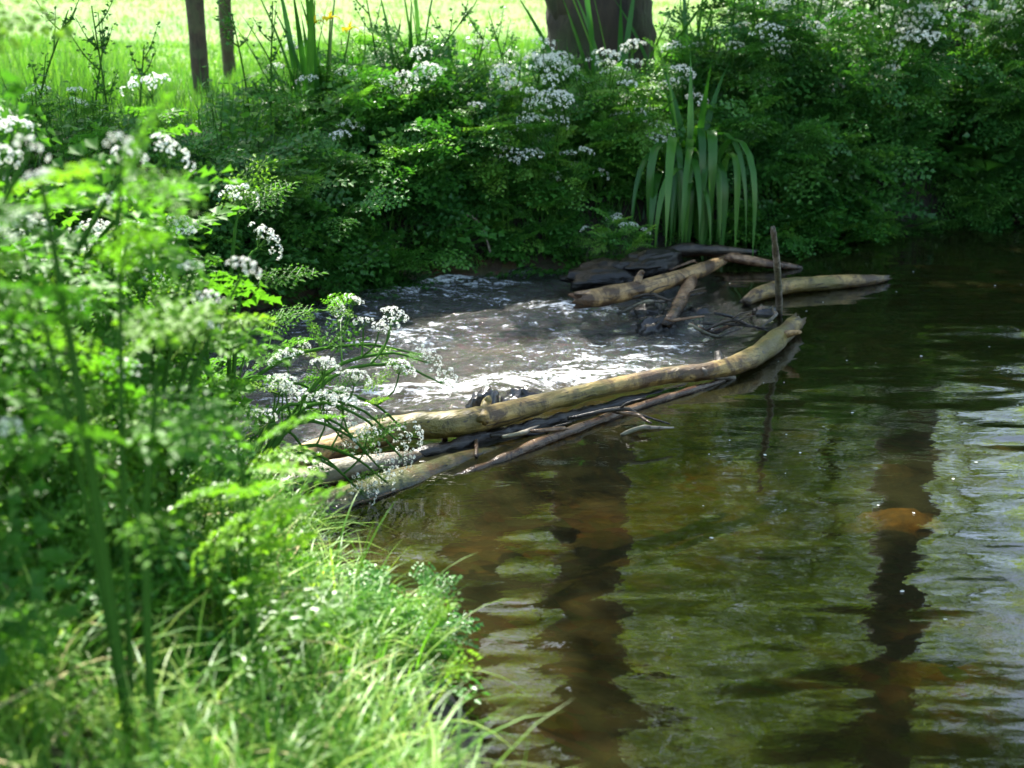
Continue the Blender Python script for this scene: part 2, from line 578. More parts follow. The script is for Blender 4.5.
# ground sheet -----------------------------------------------------------
def axis(fine0, fine1, step, far0, far1, grow=1.18):
    a = list(np.arange(fine0, fine1 + step / 2, step))
    s, v = step, a[-1]
    while v < far1:
        s *= grow; v += s; a.append(v)
    s, v, b = step, a[0], []
    while v > far0:
        s *= grow; v -= s; b.append(v)
    return np.array(b[::-1] + a)


gx, gy = axis(-3.2, 4.2, 0.06, -150, 150), axis(0.9, 11.5, 0.06, -30, 260)
X, Y = np.meshgrid(gx, gy)
Z = ground_z(X.ravel(), Y.ravel())
nx, ny = len(gx), len(gy)
ii = (np.arange(ny - 1)[:, None] * nx + np.arange(nx - 1)[None]).ravel()
G = Geo()
G.add(np.column_stack([X.ravel(), Y.ravel(), Z]), np.column_stack([ii, ii + 1, ii + nx + 1, ii + nx]))
tag(link('ground', G.mesh('ground', [M_GROUND], True)), kind='structure')


def gz(x, y):
    return float(ground_z(np.array([x]), np.array([y]))[0])


# water ------------------------------------------------------------------
st = 0.018
gx, gy = np.arange(-5.5, 6.5, st), np.arange(0.2, 9.6, st)
X, Y = np.meshgrid(gx, gy)
x, y = X.ravel(), Y.ravel()
sd = signed(x, y)
R = riffle_mask(x, y)
calm = 0.0018 * vnoise(x * .5 - .1 * y, y * 2.4, None, 20) + 0.0030 * vnoise(x * 1.1 + .3 * y, y * 5.0 - .2 * x, None, 21) + 0.0024 * vnoise(x * 3.2 - .6 * y, y * 9.5 + .4 * x, None, 22) + 0.0011 * vnoise(x * 6 + y, y * 19.0 - x, None, 25)
calm = calm * (0.75 + 0.5 * vnoise(x * .9, y * .9, None, 24))
rough_right = sstep(1.1, 1.7, x - .12 * (y - 4)) * sstep(6.5, 4.5, y)
calm = calm + rough_right * 0.0028 * vnoise(x * 4, y * 9, None, 23)
ca, sa = math.cos(0.3), math.sin(0.3)
u, v = x * ca + y * sa, -x * sa + y * ca
rif = 0.030 * fbm(u * 2.2, v * 5.0, None, 4, 31) + 0.012 * np.abs(fbm(u * 6, v * 13, None, 3, 35))
z = (1 - R) * calm + R * (rif - 0.06)
foam_glint = np.zeros_like(x)  # white water, with the riffle's sun glints painted in as well
for (px, py, rx, ry, w) in [(590, 378, .5, .12, .95), (520, 378, .3, .1, .8), (640, 355, .28, .09, .7), (575, 314, .4, .08, 1.0), (500, 345, .3, .07, .6),
                            (395, 345, .35, .1, .8), (430, 330, .3, .07, .6), (440, 290, .3, .12, .95), (475, 275, .26, .12, .9), (520, 285, .2, .06, .5), (500, 305, .3, .06, .5), (350, 320, .4, .1, .45), (690, 345, .14, .08, .9),
                            (540, 330, .3, .05, .4), (430, 395, .35, .1, .7), (330, 400, .4, .15, .8), (220, 400, .5, .2, .9), (380, 300, .4, .07, .5), (290, 330, .3, .1, .5)]:
    c = P(px, py, -0.07)
    foam_glint += w * np.exp(-((x - c[0]) / rx) ** 2 - ((y - c[1]) / (ry * 2)) ** 2)
foam_glint = np.clip(foam_glint, 0, 1.1) * R * (0.65 + 0.5 * sstep(-0.02, 0.03, rif))
nx, ny = len(gx), len(gy)
ii = (np.arange(ny - 1)[:, None] * nx + np.arange(nx - 1)[None]).ravel()
keep = sd[ii] < 0.22
ii = ii[keep]
F = np.column_stack([ii, ii + 1, ii + nx + 1, ii + nx])
used = np.unique(F)
remap = np.full(nx * ny, -1); remap[used] = np.arange(len(used))
G = Geo()
G.add(np.column_stack([x, y, z])[used], remap[F])
me = G.mesh('water', [M_WATER], True)
for nm, dat in (('riffle', R), ('foam_glint', foam_glint)):
    a = me.attributes.new(nm, 'FLOAT', 'POINT')
    a.data.foreach_set('value', dat[used].astype(np.float32))
tag(link('water', me), kind='structure')

# ------------------------------------------------------------------ sun and sky
SUN_EL, SUN_AZ = math.radians(52), math.radians(-20)      # azimuth from +Y, negative = towards -X
S = np.array([math.sin(SUN_AZ) * math.cos(SUN_EL), math.cos(SUN_AZ) * math.cos(SUN_EL), math.sin(SUN_EL)])
ld = bpy.data.lights.new('sun', 'SUN')
ld.energy = 5.0
ld.angle = math.radians(0.55)
ld.color = (1.0, 0.95, 0.86)
lo = bpy.data.objects.new('sun', ld)
COL.objects.link(lo)
lo.location = (-10, 30, 40)
lo.rotation_euler = Vector(S).to_track_quat('Z', 'Y').to_euler()
wd = bpy.data.worlds.new('World')
scene.world = wd
wd.use_nodes = True
nt = wd.node_tree
nt.nodes.clear()
sky = nt.nodes.new('ShaderNodeTexSky')
sky.sky_type = 'NISHITA'
sky.sun_disc = False
sky.sun_elevation = SUN_EL
sky.sun_rotation = SUN_AZ
bg = nt.nodes.new('ShaderNodeBackground')
bg.inputs[1].default_value = 0.15
wo = nt.nodes.new('ShaderNodeOutputWorld')
hz = nt.nodes.new('ShaderNodeMixRGB')
hz.blend_type = 'MULTIPLY'
hz.inputs[0].default_value = 1.0
hz.inputs[2].default_value = (1.0, 0.93, 0.80, 1)      # a warm daylight balance
nt.links.new(sky.outputs[0], hz.inputs[1])
nt.links.new(hz.outputs[0], bg.inputs[0])
nt.links.new(bg.outputs[0], wo.inputs[0])

vs = scene.view_settings
vs.view_transform = 'Standard'
vs.look = 'None'
vs.exposure = 2.05
vs.gamma = 1
cy = scene.cycles
cy.max_bounces = 7
cy.diffuse_bounces = 3
cy.glossy_bounces = 3
cy.transmission_bounces = 4
cy.transparent_max_bounces = 8
cy.sample_clamp_indirect = 4.0
cy.caustics_reflective = False
cy.caustics_refractive = False
cy.use_denoising = True
try:
    cy.denoiser = 'OPENIMAGEDENOISE'
except Exception:
    pass


# ------------------------------------------------------------------ where the leaf roof lets the sun in
def g2(x, y, c, rx, ry):
    return np.exp(-((x - c[0]) / rx) ** 2 - ((y - c[1]) / ry) ** 2)


def open_sky(x, y):
    """how open the leaf roof is over the ground point its shade would fall on (0 closed .. 1 open)"""
    L = 0.09 + 0.0 * x
    for (px, py, rx, ry, w) in [(520, 340, .55, .5, .75), (590, 375, .5, .35, .8), (455, 285, .4, .35, .8), (400, 340, .5, .5, .7), (500, 405, .7, .25, .95),
                                (640, 385, .45, .2, .9), (745, 355, .22, .16, .9), (755, 292, .16, .14, 1.0), (620, 292, .3, .16, .8), (690, 345, .2, .2, .7),
                                (390, 440, .35, .25, .9), (300, 470, .4, .3, .7), (560, 500, .12, .25, .2),
                                (880, 477, .34, .24, 1.0), (900, 526, .34, .24, 1.0), (985, 458, .4, .22, 1.0), (790, 440, .12, .1, .5), (590, 610, .2, .1, .3)]:
        c = P(px, py)
        L = L + w * g2(x, y, c, rx, ry)
    # near bank
    L = L + 0.8 * sstep(0.5, -0.2, x - 0.0) * sstep(4.6, 4.0, y)
    L = L + 0.7 * g2(x, y, (-0.4, 2.0), .9, .8)
    # far bank flecks
    L = L + 0.34 * sstep(6.8, 7.4, y) * sstep(2.2, 1.2, x) + 0.55 * g2(x, y, (0.1, 8.2), 1.0, 0.6) + 0.12 * sstep(-0.5, -1.5, x) * sstep(6.5, 8, y)
    L = L + 0.9 * g2(x, y, (2.8, 8.3), .5, .4) + .25 * g2(x, y, (2.0, 8.8), .8, .5)
    L = L + sstep(8.9, 9.6, y) * sstep(2.6, 1.2, x) + sstep(9.8, 10.4, y) * sstep(4.5, 3.0, x)
    L = L + 0.85 * sstep(.3, .6, vnoise(x * 2.2 + 3, y * 2.2, None, 71)) * np.where((x > 1.2) & (y > 8.6), .4, 1) * np.where((y < 6.3) & (x > .0), .1, 1)
    return np.clip(L, 0, 1)


# ------------------------------------------------------------------ leaf shapes
def leaflet(w=0.5, lob=0.55, fold=0.16):
    v = np.array([[0, 0, 0], [-w * .9, lob, fold], [-w * .42, lob * 1.18, fold * .45], [0, 1, 0.0], [w * .42, lob * 1.18, fold * .45], [w * .9, lob, fold]], float)
    v[3, 2] = -0.08
    return v, [(np.array([[0, 3, 2, 1], [0, 5, 4, 3]]), 0)]


LV, LF = leaflet()


def frond(seed, n=8, lsize=0.034, length=0.36, fine=False, droop=0.35):
    """a thrice-cut umbellifer leaf lying along +y, unit metres: (verts, faces)"""
    r = np.random.default_rng(seed)
    Ms, Ts = [], []
    def put(p, ang, s, roll, pitch=0.0):
        Ms.append(rot_zyx(PI / 2 + ang, pitch, roll) * s); Ts.append(p)
    geo = Geo()
    def z_of(yy):
        return -droop * length * (yy / length) ** 2
    main = []
    for i in range(n):
        t = 0.22 + 0.78 * i / (n - 1)
        yy = t * length
        main.append((0, yy, z_of(yy)))
        if i == n - 1:
            put((0, yy, z_of(yy)), r.normal(0, .2), lsize * 1.2, r.normal(0, .3), -.4)
            continue
        plen = length * 0.42 * (1 - t) ** 0.8 + lsize
        for sgn in (-1, 1):
            a = -sgn * r.uniform(0.75, 1.1)
            dx, dy = math.sin(-a), math.cos(a)
            m = max(1, int(plen / (lsize * 0.95)))
            for j in range(m + 1):
                q = plen * (j + 0.35) / (m + 0.35)
                px, py = dx * q, yy + dy * q
                zz = z_of(yy) - 0.25 * q * q / length + r.normal(0, .003)
                s = lsize * r.uniform(.7, 1.15)
                if j == m:
                    put((px, py, zz), a + r.normal(0, .2), s * 1.15, r.normal(0, .35), -.35)
                else:
                    put((px, py, zz), a + 0.85 + r.normal(0, .2), s, r.normal(0, .35), r.normal(-.15, .2))
                    put((px, py, zz), a - 0.85 + r.normal(0, .2), s, r.normal(0, .35), r.normal(-.15, .2))
            geo.add(np.array([[0, yy, z_of(yy)], [dx * plen, yy + dy * plen, z_of(yy) - .25 * plen * plen / length], [dx * plen + .0015, yy + dy * plen, z_of(yy) - .25 * plen * plen / length], [0.0, yy + .003, z_of(yy)]]), [[0, 1, 2, 3]])
    M = np.array(Ms); T = np.array(Ts)
    tv = LV * (np.array([0.62, 1.0, 1.0]) if fine else 1.0)
    geo.stamp(tv, LF, M, T, np.zeros(len(T)))
    ys = np.linspace(0, length, 7)
    w = np.linspace(.0035, .001, 7)
    vv = np.concatenate([np.column_stack([-w, ys, z_of(ys)]), np.column_stack([w, ys, z_of(ys)])])
    geo.add(vv, [[i, i + 7, i + 8, i + 1] for i in range(6)])
    V = np.concatenate(geo.V)
    return V, [(np.concatenate([f for f, m in geo.F]), 0)]


FRONDS = [frond(s, n, ls, L) for s, n, ls, L in ((1, 8, .036, .36), (2, 7, .04, .34), (3, 9, .034, .4), (4, 6, .042, .28))]
FRONDS_FINE = [frond(s, n, ls, L, True, .25) for s, n, ls, L in ((5, 9, .022, .26), (6, 8, .02, .22), (7, 7, .024, .24))]


def fern(seed=3, n=26, L=0.55):
    geo = Geo()
    Ms, Ts = [], []
    for i in range(n):
        t = (i + 1) / n
        yy = L * t
        z = -0.35 * L * t * t
        w = 0.3 * L * math.sin(PI * min(1, .12 + .88 * t)) ** .8 * (1 - .4 * t) + .008
        for s in (-1, 1):
            Ms.append(rot_zyx(PI / 2 - s * 1.25, -.25, 0.0) * np.array([.035, w, .03])[None, :]); Ts.append((0, yy, z))
    tv = np.array([[0, 0, 0], [-.5, .3, .1], [-.25, .75, .0], [0, 1, -.1], [.25, .75, 0], [.5, .3, .1]], float)
    geo.stamp(tv, LF, np.array(Ms), np.array(Ts), np.zeros(len(Ts)))
    return np.concatenate(geo.V), [(np.concatenate([f for f, m in geo.F]), 0)]


FERNS = [fern(1), fern(2, 22, .48)]


def umbel_mesh(seed, rays=16, R=0.065, ur=0.0115, nf=12, dome=0.5):
    r = np.random.default_rng(seed)
    g = Geo()
    ga = PI * (3 - math.sqrt(5))
    Ms, Ts = [], []
    for i in range(rays):
        q = math.sqrt((i + .5) / rays) * R * r.uniform(.92, 1.06)
        a = i * ga
        top = np.array([q * math.cos(a), q * math.sin(a), 0.055 * (R / .065) * (1 - dome * (q / R) ** 2) + r.normal(0, .003)])
        d = top / np.linalg.norm(top)
        tube(g, [np.array([0, 0, 0.0]), top * .5 + np.array([0, 0, -.003]), top], [.0011, .0009, .0008], 3, None, 0, 0.5, caps=False)
        s, u, d = frame(d)
        for k in range(nf):
            rr = math.sqrt((k + .5) / nf)
            b = k * ga + r.uniform(0, 6)
            nrm = d * (1 - .75 * rr * rr) + (s * math.cos(b) + u * math.sin(b)) * rr
            nrm /= np.linalg.norm(nrm)
            pos = top + nrm * ur * r.uniform(.85, 1.1)
            s2, u2, n2 = frame(nrm + r.normal(0, .25, 3))
            Ms.append(np.stack([s2, u2, n2], -1) * ur * r.uniform(.3, .44)); Ts.append(pos)
    # a floret: five rounded petals drawn as a notched star
    aa = np.arange(10) / 10 * 2 * PI
    rad = np.where(np.arange(10) % 2 == 0, 1.0, .55)
    tv = np.vstack([np.column_stack([np.cos(aa) * rad, np.sin(aa) * rad, np.where(np.arange(10) % 2 == 0, .25, .05)]), [[0, 0, -.1]]])
    # quads round the centre: petal = (centre, notch, tip, notch)
    f = np.array([[10, (2 * k - 1) % 10, 2 * k, 2 * k + 1] for k in range(5)])
    g.stamp(tv, [(f, 1)], np.array(Ms), np.array(Ts), np.full(len(Ts), .5))
    return g.mesh('umbel', [M_STEM, M_FLORET])


UMBELS = [umbel_mesh(1), umbel_mesh(2, 19, .075, .0105, 12, .6), umbel_mesh(3, 11, .055, .0115, 12, .4), umbel_mesh(4, 9, .045, .0105, 12, .7)]


# ------------------------------------------------------------------ umbellifer clumps
def clump_meshes(seed, H, Rad, n_stems, n_fronds, n_umbels, fronds, mats, lean=(0, 0), base_r=0.25, low=0.05, extra=None, fscale=1.0, thick=1.0):
    """returns (stem mesh, foliage mesh, [(pos, dir, size, which)])"""
    r = np.random.default_rng(seed)
    sg, fg = Geo(), Geo()
    stems = []
    umb = []
    for i in range(n_stems):
        a = r.uniform(0, 2 * PI)
        b = np.array([math.cos(a), math.sin(a), 0]) * base_r * Rad * math.sqrt(r.uniform())
        b[2] = -0.12
        out = Rad * r.uniform(.15, .95)
        a2 = a + r.normal(0, .5)
        h = H * r.uniform(.65, 1.0) * (1 - .25 * (out / Rad) ** 2)
        tip = np.array([math.cos(a2) * out + lean[0] * h, math.sin(a2) * out + lean[1] * h, h])
        mid = b * .5 + tip * .5 + np.array([0, 0, .12 * H]) - np.array([tip[0] - b[0], tip[1] - b[1], 0]) * .18
        pts = spline(np.array([b, mid, tip]), 9)
        stems.append(pts)
        tube(sg, pts, np.linspace(.0085, .0035, 9) * (H / .9) * thick, 6, None, 0, .5, caps=False)
    if extra:
        for e in extra:
            pts = spline(np.array(e), 12)
            stems.append(pts)
            tube(sg, pts, np.linspace(.008, .003, 12) * thick * (1 if e is extra[0] else .6 if thick > 1 else 1), 6, None, 0, .5, caps=False)
            stems.append(pts)
    # leaves along the stems
    per = [[] for _ in fronds]
    for k in range(n_fronds):
        st_ = stems[r.integers(len(stems))]
        t = r.uniform(low, .97) ** .8
        q = t * (len(st_) - 1)
        i = min(int(q), len(st_) - 2)
        p = st_[i] + (st_[i + 1] - st_[i]) * (q - i)
        az = math.atan2(p[1], p[0]) + r.normal(0, 1.0)
        pit = r.normal(.35, .38)
        s = r.uniform(.65, 1.15) * (1.15 - .5 * t) * fscale
        per[r.integers(len(fronds))].append((p, az, pit, r.normal(0, .35), s, np.clip(r.normal(.35 + .25 * t, .2), 0, 1)))
    for (tv, tf), L in zip(fronds, per):
        if not L:
            continue
        M = rot_zyx(np.array([q[1] for q in L]), np.array([q[2] for q in L]), np.array([q[3] for q in L])) * np.array([q[4] for q in L])[:, None, None]
        fg.stamp(tv, tf, M, np.array([q[0] for q in L]), np.array([q[5] for q in L]))
    # flower heads on the stem tips and on side rays
    cand = [(s_[-1], s_[-1] - s_[-2]) for s_ in stems]
    for k in range(n_umbels):
        if k < len(cand) and not extra:
            p, d = cand[k]
        else:
            s_ = stems[r.integers(len(stems))] if not extra or k >= len(extra) else spline(np.array(extra[k]), 12)
            if extra and k < len(extra):
                p, d = s_[-1], s_[-1] - s_[-2]
            else:
                i = r.integers(len(s_) // 4, len(s_) - 1)
                b = s_[i]
                a = math.atan2(b[1] + 1e-6, b[0]) + r.normal(0, .9)
                L = r.uniform(.12, .3) * min(1, H / .7)
                p = b + np.array([math.cos(a) * L * .6, math.sin(a) * L * .6, L * .85])
                tube(sg, spline(np.array([b, b * .5 + p * .5 + np.array([math.cos(a), math.sin(a), -.3]) * L * .15, p]), 5), np.linspace(.0035, .0022, 5), 5, None, 0, .5, caps=False)
                d = p - b
        d = np.asarray(d) / np.linalg.norm(d) + np.array([0, 0, .7]) + r.normal(0, .2, 3)
        umb.append((np.asarray(p), d / np.linalg.norm(d), r.uniform(.75, 1.2), int(r.integers(4))))
    if not extra:
        r.shuffle(umb)
    return sg.mesh('stem', [M_STEM], True), fg.mesh('foliage', mats), umb


def make_clump(name, label, cat, loc, meshes, group=None, rz=0.0, s=1.0, umbel_scale=1.0, n_umb=None):
    t = thing(name, label, cat, loc, group, rz, s)
    sm, fm, umb = meshes
    link('stem', sm, t)
    link('foliage', fm, t)
    for (p, d, q, w) in (umb if n_umb is None else umb[:n_umb]):
        o = link('umbel', UMBELS[w], t)
        o.location = p
        o.rotation_euler = Vector(d).to_track_quat('Z', 'Y').to_euler()
        k = q * umbel_scale
        o.scale = (k, k, k)
    return t


def nettle_meshes(seed, n_stems, H, Rad, mat, leaf=.085):
    """upright stems with opposite pairs of broad toothed leaves"""
    r = np.random.default_rng(seed)
    sg, fg = Geo(), Geo()
    aa = np.linspace(0, 1, 7)
    wd_ = np.array([0, .3, .38, .33, .24, .12, 0])
    tv = np.vstack([np.column_stack([-wd_, aa, .14 * wd_ + -.22 * aa ** 2]), np.column_stack([0 * aa, aa, -.22 * aa ** 2]), np.column_stack([wd_, aa, .14 * wd_ - .22 * aa ** 2])])
    tf = [(np.array([[i, i + 7, i + 8, i + 1] for i in range(6)] + [[7 + i, 14 + i, 15 + i, 8 + i] for i in range(6)]), 0)]
    Ms, Ts, tn = [], [], []
    for k in range(n_stems):
        a = r.uniform(0, 6.28); q = Rad * math.sqrt(r.uniform())
        b = np.array([math.cos(a) * q * .7, math.sin(a) * q * .7, -.1])
        h = H * r.uniform(.6, 1.1)
        t = np.array([b[0] * 1.5 + r.normal(0, .06), b[1] * 1.5 + r.normal(0, .06), h])
        sp = spline(np.array([b, (b + t) / 2 + r.normal(0, .02, 3), t]), 12)
        tube(sg, sp, np.linspace(.005, .002, 12), 5, None, 0, .5, caps=False)
        m = int(h / .065)
        for i in range(2, m + 1):
            u = i / m * 11
            i0 = min(int(u), 10)
            p = sp[i0] + (sp[i0 + 1] - sp[i0]) * (u - i0)
            az = (i % 2) * PI / 2 + r.normal(0, .3)
            sc = leaf * (1.15 - .65 * (i / m) ** 2) * r.uniform(.8, 1.15)
            for d in (0, PI):
                Ms.append(rot_zyx(az + d, r.normal(.15, .3), r.normal(0, .25)) * sc); Ts.append(p); tn.append(r.uniform(.2, .8))
    fg.stamp(tv, tf, np.array(Ms), np.array(Ts), np.array(tn))
    return sg.mesh('stem', [M_STEM], True), fg.mesh('foliage', [mat]), []


VAR = {
    'wide': clump_meshes(101, .58, .50, 16, 190, 0, FRONDS, [M_LEAF], base_r=.5, low=.02, fscale=.8),
    'wide2': clump_meshes(102, .64, .52, 14, 120, 9, FRONDS, [M_LEAF], base_r=.5, low=.02, fscale=1.15),
    'flower': clump_meshes(103, .70, .50, 9, 110, 34, FRONDS + FRONDS_FINE, [M_LEAF], base_r=.4, fscale=.85),
    'flower2': clump_meshes(104, .66, .46, 7, 100, 26, FRONDS + FRONDS_FINE, [M_LEAF], base_r=.4, fscale=.8),
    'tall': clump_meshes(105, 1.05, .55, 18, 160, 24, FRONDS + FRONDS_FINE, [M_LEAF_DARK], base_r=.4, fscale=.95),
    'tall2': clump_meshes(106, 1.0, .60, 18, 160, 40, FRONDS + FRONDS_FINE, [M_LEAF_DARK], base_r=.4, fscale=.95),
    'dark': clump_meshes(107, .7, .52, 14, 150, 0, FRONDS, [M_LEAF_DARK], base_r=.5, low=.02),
    'droop': clump_meshes(110, .34, .5, 12, 130, 0, FRONDS, [M_LEAF], base_r=.5, low=.0, fscale=.85),
    'low': clump_meshes(108, .32, .3, 10, 60, 8, FRONDS_FINE + FRONDS[3:], [M_LEAF], base_r=.5, low=.02),
    'nettle': nettle_meshes(111, 16, .75, .34, M_LEAF),
    'nettle2': nettle_meshes(112, 12, .6, .3, M_LEAF_DARK, .07),
}


def bank(px, inland, var, label, s=1.0, group=None, rz=None, dz=0.0, cat='wild flower', name='cow_parsley', n_umb=None, us=1.0):
    # px names the spot along the far water's edge (top view), inland how far behind it
    k = (px - 512) / FPX
    x = k * 8
    for _ in range(6):
        x = k * float(far_y(x))
    yy = float(far_y(x)) + inland
    x = k * yy
    return make_clump(name, label, cat, (x, yy, gz(x, yy) + dz), VAR[var], group, rng.uniform(0, 6.28) if rz is None else rz, s, us, n_umb)


# front row along the far water's edge, then the rows behind it up to the lawn
bank(120, .15, 'wide', 'leafy clump at the waterline straight below the stouter thin trunk', 1.05)
bank(215, .12, 'dark', 'dark leafy clump at the waterline, behind the upright white flower heads', 1.0)
bank(300, .06, 'wide', 'ferny green clump hanging over the dark head of the riffle', 1.0)
bank(365, .1, 'wide2', 'ferny clump over the riffle beside the arching dead twig, few flower heads', 1.0, n_umb=3)
bank(440, .2, 'dark', 'dark ferny clump around the arching dead twig on the far bank', .95)
bank(500, .14, 'flower2', 'clump with few white heads right behind the brightest upper sparkle of the riffle', 1.0, n_umb=6)
bank(562, .14, 'flower', 'white-flowered clump just behind the black soaked slab', 1.02, n_umb=9, us=1.2)
bank(618, -.42, 'low', 'low bright clump with small white flowers growing over the black soaked slab', .62, us=.8, dz=.2)
bank(640, .28, 'flower2', 'white-flowered clump squeezed against the drooping iris', 1.0, n_umb=8, us=1.2)
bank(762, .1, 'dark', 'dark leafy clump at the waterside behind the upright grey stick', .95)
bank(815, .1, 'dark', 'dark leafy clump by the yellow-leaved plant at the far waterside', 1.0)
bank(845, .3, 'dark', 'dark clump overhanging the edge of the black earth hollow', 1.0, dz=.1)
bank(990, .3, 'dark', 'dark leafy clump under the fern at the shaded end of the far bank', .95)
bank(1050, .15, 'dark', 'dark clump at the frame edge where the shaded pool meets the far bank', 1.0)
bank(978, .02, 'dark', 'low dark clump drooping to the water just past the black earth hollow', .62, dz=-.1)
bank(1015, .02, 'dark', 'low dark clump drooping to the water at the shaded end of the pool', .7, dz=-.12, rz=2.0)
for px_, lab_ in [(150, 'low drooping clump at the waterline, half hidden by the near plants'), (260, 'low drooping clump at the dark corner where the riffle meets the far bank'), (330, 'low drooping clump beside the dark corner of the riffle'),
                  (400, 'low drooping clump trailing into the riffle just before the arching dead twig'), (725, 'low drooping clump trailing into the water behind the upright stick'), (775, 'low drooping clump under the yellow-leaved plant'), (815, 'low drooping clump trailing into the shaded pool before the black earth hollow'),
                  (470, 'low drooping clump trailing into the riffle under the arching dead twig'), (535, 'low drooping clump trailing into the riffle next to the black slab')]:
    bank(px_, .02, 'droop', lab_, .9, dz=-.12)
bank(345, .35, 'nettle', 'broad-leaved nettle standing among the ferny clumps over the dark corner of the riffle', .8, name='nettle', cat='nettle')
bank(482, .3, 'nettle', 'broad-leaved nettle among the white flower heads above the arching dead twig', .75, name='nettle', cat='nettle')
bank(620, .4, 'nettle2', 'dark nettle close beside the drooping iris', .9, name='nettle', cat='nettle')
bank(240, .5, 'nettle', 'broad-leaved nettle behind the upright white flower heads of the near bank', .85, name='nettle', cat='nettle', rz=2.0)
bank(830, .25, 'nettle2', 'dark nettle over the shaded waterside near the yellow-leaved plant', 1.0, name='nettle', cat='nettle')
bank(555, 1.0, 'nettle', 'broad-leaved nettle before the foot of the big trunk', .8, name='nettle', cat='nettle', rz=1.0)
bank(430, 1.1, 'nettle', 'broad-leaved nettle at the foot of the flowerless upright iris', .85, name='nettle', cat='nettle', rz=3.0)
bank(975, .45, 'nettle2', 'dark nettle beside the longer spreading fern', 1.0, name='nettle', cat='nettle', rz=1.5)
for px_, inl_, lab_ in [(70, .5, 'light nettle against the lawn grass at the frame edge'), (140, .9, 'light nettle against the lawn grass, before the stouter thin trunk'), (185, 1.1, 'light nettle at the very foot of the stouter thin trunk'),
                        (250, 1.3, 'light nettle at the very foot of the slimmer thin trunk'), (455, 1.3, 'light nettle at the lawn edge halfway between the irises and the big trunk')]:
    bank(px_, inl_, 'nettle', lab_, .5 if 120 < px_ < 300 else .9, name='nettle', cat='nettle')
bank(466, .1, 'flower', 'low white-flowered clump by the water, nearest of the flower row to the arching dead twig', .72, n_umb=8, us=1.4)
bank(540, .04, 'flower2', 'low white-flowered clump by the water, halfway between dead twig and black slab', .75, n_umb=8, us=1.4, rz=2.0)
bank(600, .2, 'flower', 'white-flowered clump low above the bright little clump of the black slab', .78, n_umb=8, us=1.35, rz=4.0)
bank(345, 1.7, 'flower2', 'sunlit flowering clump at the lawn edge between the two upright irises', .95, n_umb=5)
bank(445, 1.6, 'flower', 'sunlit flowering clump at the lawn edge, past the flowerless upright iris', .85, n_umb=6, rz=2.2)
bank(535, 1.5, 'wide2', 'sunlit leafy clump at the lawn edge hiding the foot of the big trunk', .85, n_umb=3, rz=1.2)
# second row
bank(60, .8, 'flower2', 'flowering clump far along the bank, half hidden by the blurred near plants', .95, n_umb=4)
bank(165, .75, 'wide2', 'leafy clump with a few flower heads at the foot of the stouter thin trunk', .5, n_umb=3)
bank(265, .65, 'wide', 'plain leafy clump below the slimmer thin trunk, no flowers', .6)
bank(335, .7, 'wide2', 'leafy clump with scattered white heads below the yellow iris', 1.05, n_umb=4)
bank(405, .75, 'dark', 'dark clump with long grass blades rising behind it, beside the yellow iris', 1.1)
bank(450, .42, 'flower', 'white-flowered clump on the far bank, first of the bright row below the big trunk', 1.0, n_umb=11, us=1.2)
bank(525, .5, 'flower', 'most thickly flowered white clump in front of the big trunk', 1.02, rz=1.0, us=1.25, n_umb=12)
bank(592, .55, 'flower2', 'white-flowered clump beside the drooping iris, below the big trunk', 1.05, us=1.2, n_umb=8)
bank(660, .8, 'flower2', 'sparsely flowered clump behind the drooping iris', 1.1, n_umb=4)
bank(735, .7, 'tall2', 'tall dark clump with pale heads rising behind the bent iris leaves', 1.0, n_umb=16)
bank(800, .45, 'tall', 'tall flowering clump over the yellow-leaved plant, reaching the top of the view', 1.15, n_umb=18)
bank(865, .4, 'tall2', 'tall clump crowded with pale heads that leans over the black earth hollow', 1.16, us=1.1)
bank(930, .7, 'tall2', 'tall clump with sunlit white heads at its tip, above the fern', 1.12, rz=2.0, us=1.15)
bank(1010, .8, 'tall', 'tall dark clump behind the fern at the end of the far bank', 1.15, n_umb=4)
# third row
bank(110, 1.5, 'wide2', 'clump standing behind the stouter thin trunk at the edge of the bright lawn', .5, n_umb=2)
bank(300, 1.4, 'flower2', 'feathery flowering clump around the yellow iris at the lawn edge', .8, n_umb=4)
bank(385, 1.5, 'wide', 'leafy clump at the lawn edge among tall grass, without flowers', .85)
bank(500, 1.3, 'wide2', 'leafy clump at the lawn edge beside the big trunk, on its open side', .8, n_umb=2)
bank(590, 1.2, 'flower2', 'flowering clump right against the foot of the big trunk', .75, n_umb=5)
bank(715, 1.5, 'tall', 'tall airy clump standing beside the big trunk against the bright lawn', .8, n_umb=4)
bank(780, 1.5, 'tall2', 'tall clump at the lawn edge behind the dark bank, flecked with sunlight', 1.05, n_umb=18)
bank(870, 1.5, 'tall', 'tall clump screening the lawn above the black earth hollow', 1.18, n_umb=14)
bank(960, 1.6, 'tall', 'tall dark clump screening the foot of the shaded tree', 1.2, n_umb=4)
bank(1050, 1.5, 'dark', 'dark leafy clump beyond the shaded tree at the frame edge', 1.3)

# small waterside plants of the far bank
VAR['yellow'] = clump_meshes(120, .26, .16, 6, 16, 0, FRONDS[3:], [M_YLEAF], base_r=.5, fscale=.55)
bank(800, -.03, 'yellow', 'small yellow-leaved plant low at the water under the dark far bank', 1.0, name='yellowing_weed', cat='plant')
VAR['cress'] = clump_meshes(121, .16, .22, 9, 46, 0, FRONDS[3:], [M_LEAF_DARK], base_r=.8, fscale=.5)
bank(905, -.05, 'cress', 'low creeping cress on the water below the black earth hollow', 1.0, name='water_cress', cat='plant')
bank(965, -.05, 'cress', 'low creeping cress on the water under the fern', .8, name='water_cress', cat='plant', rz=2.2)

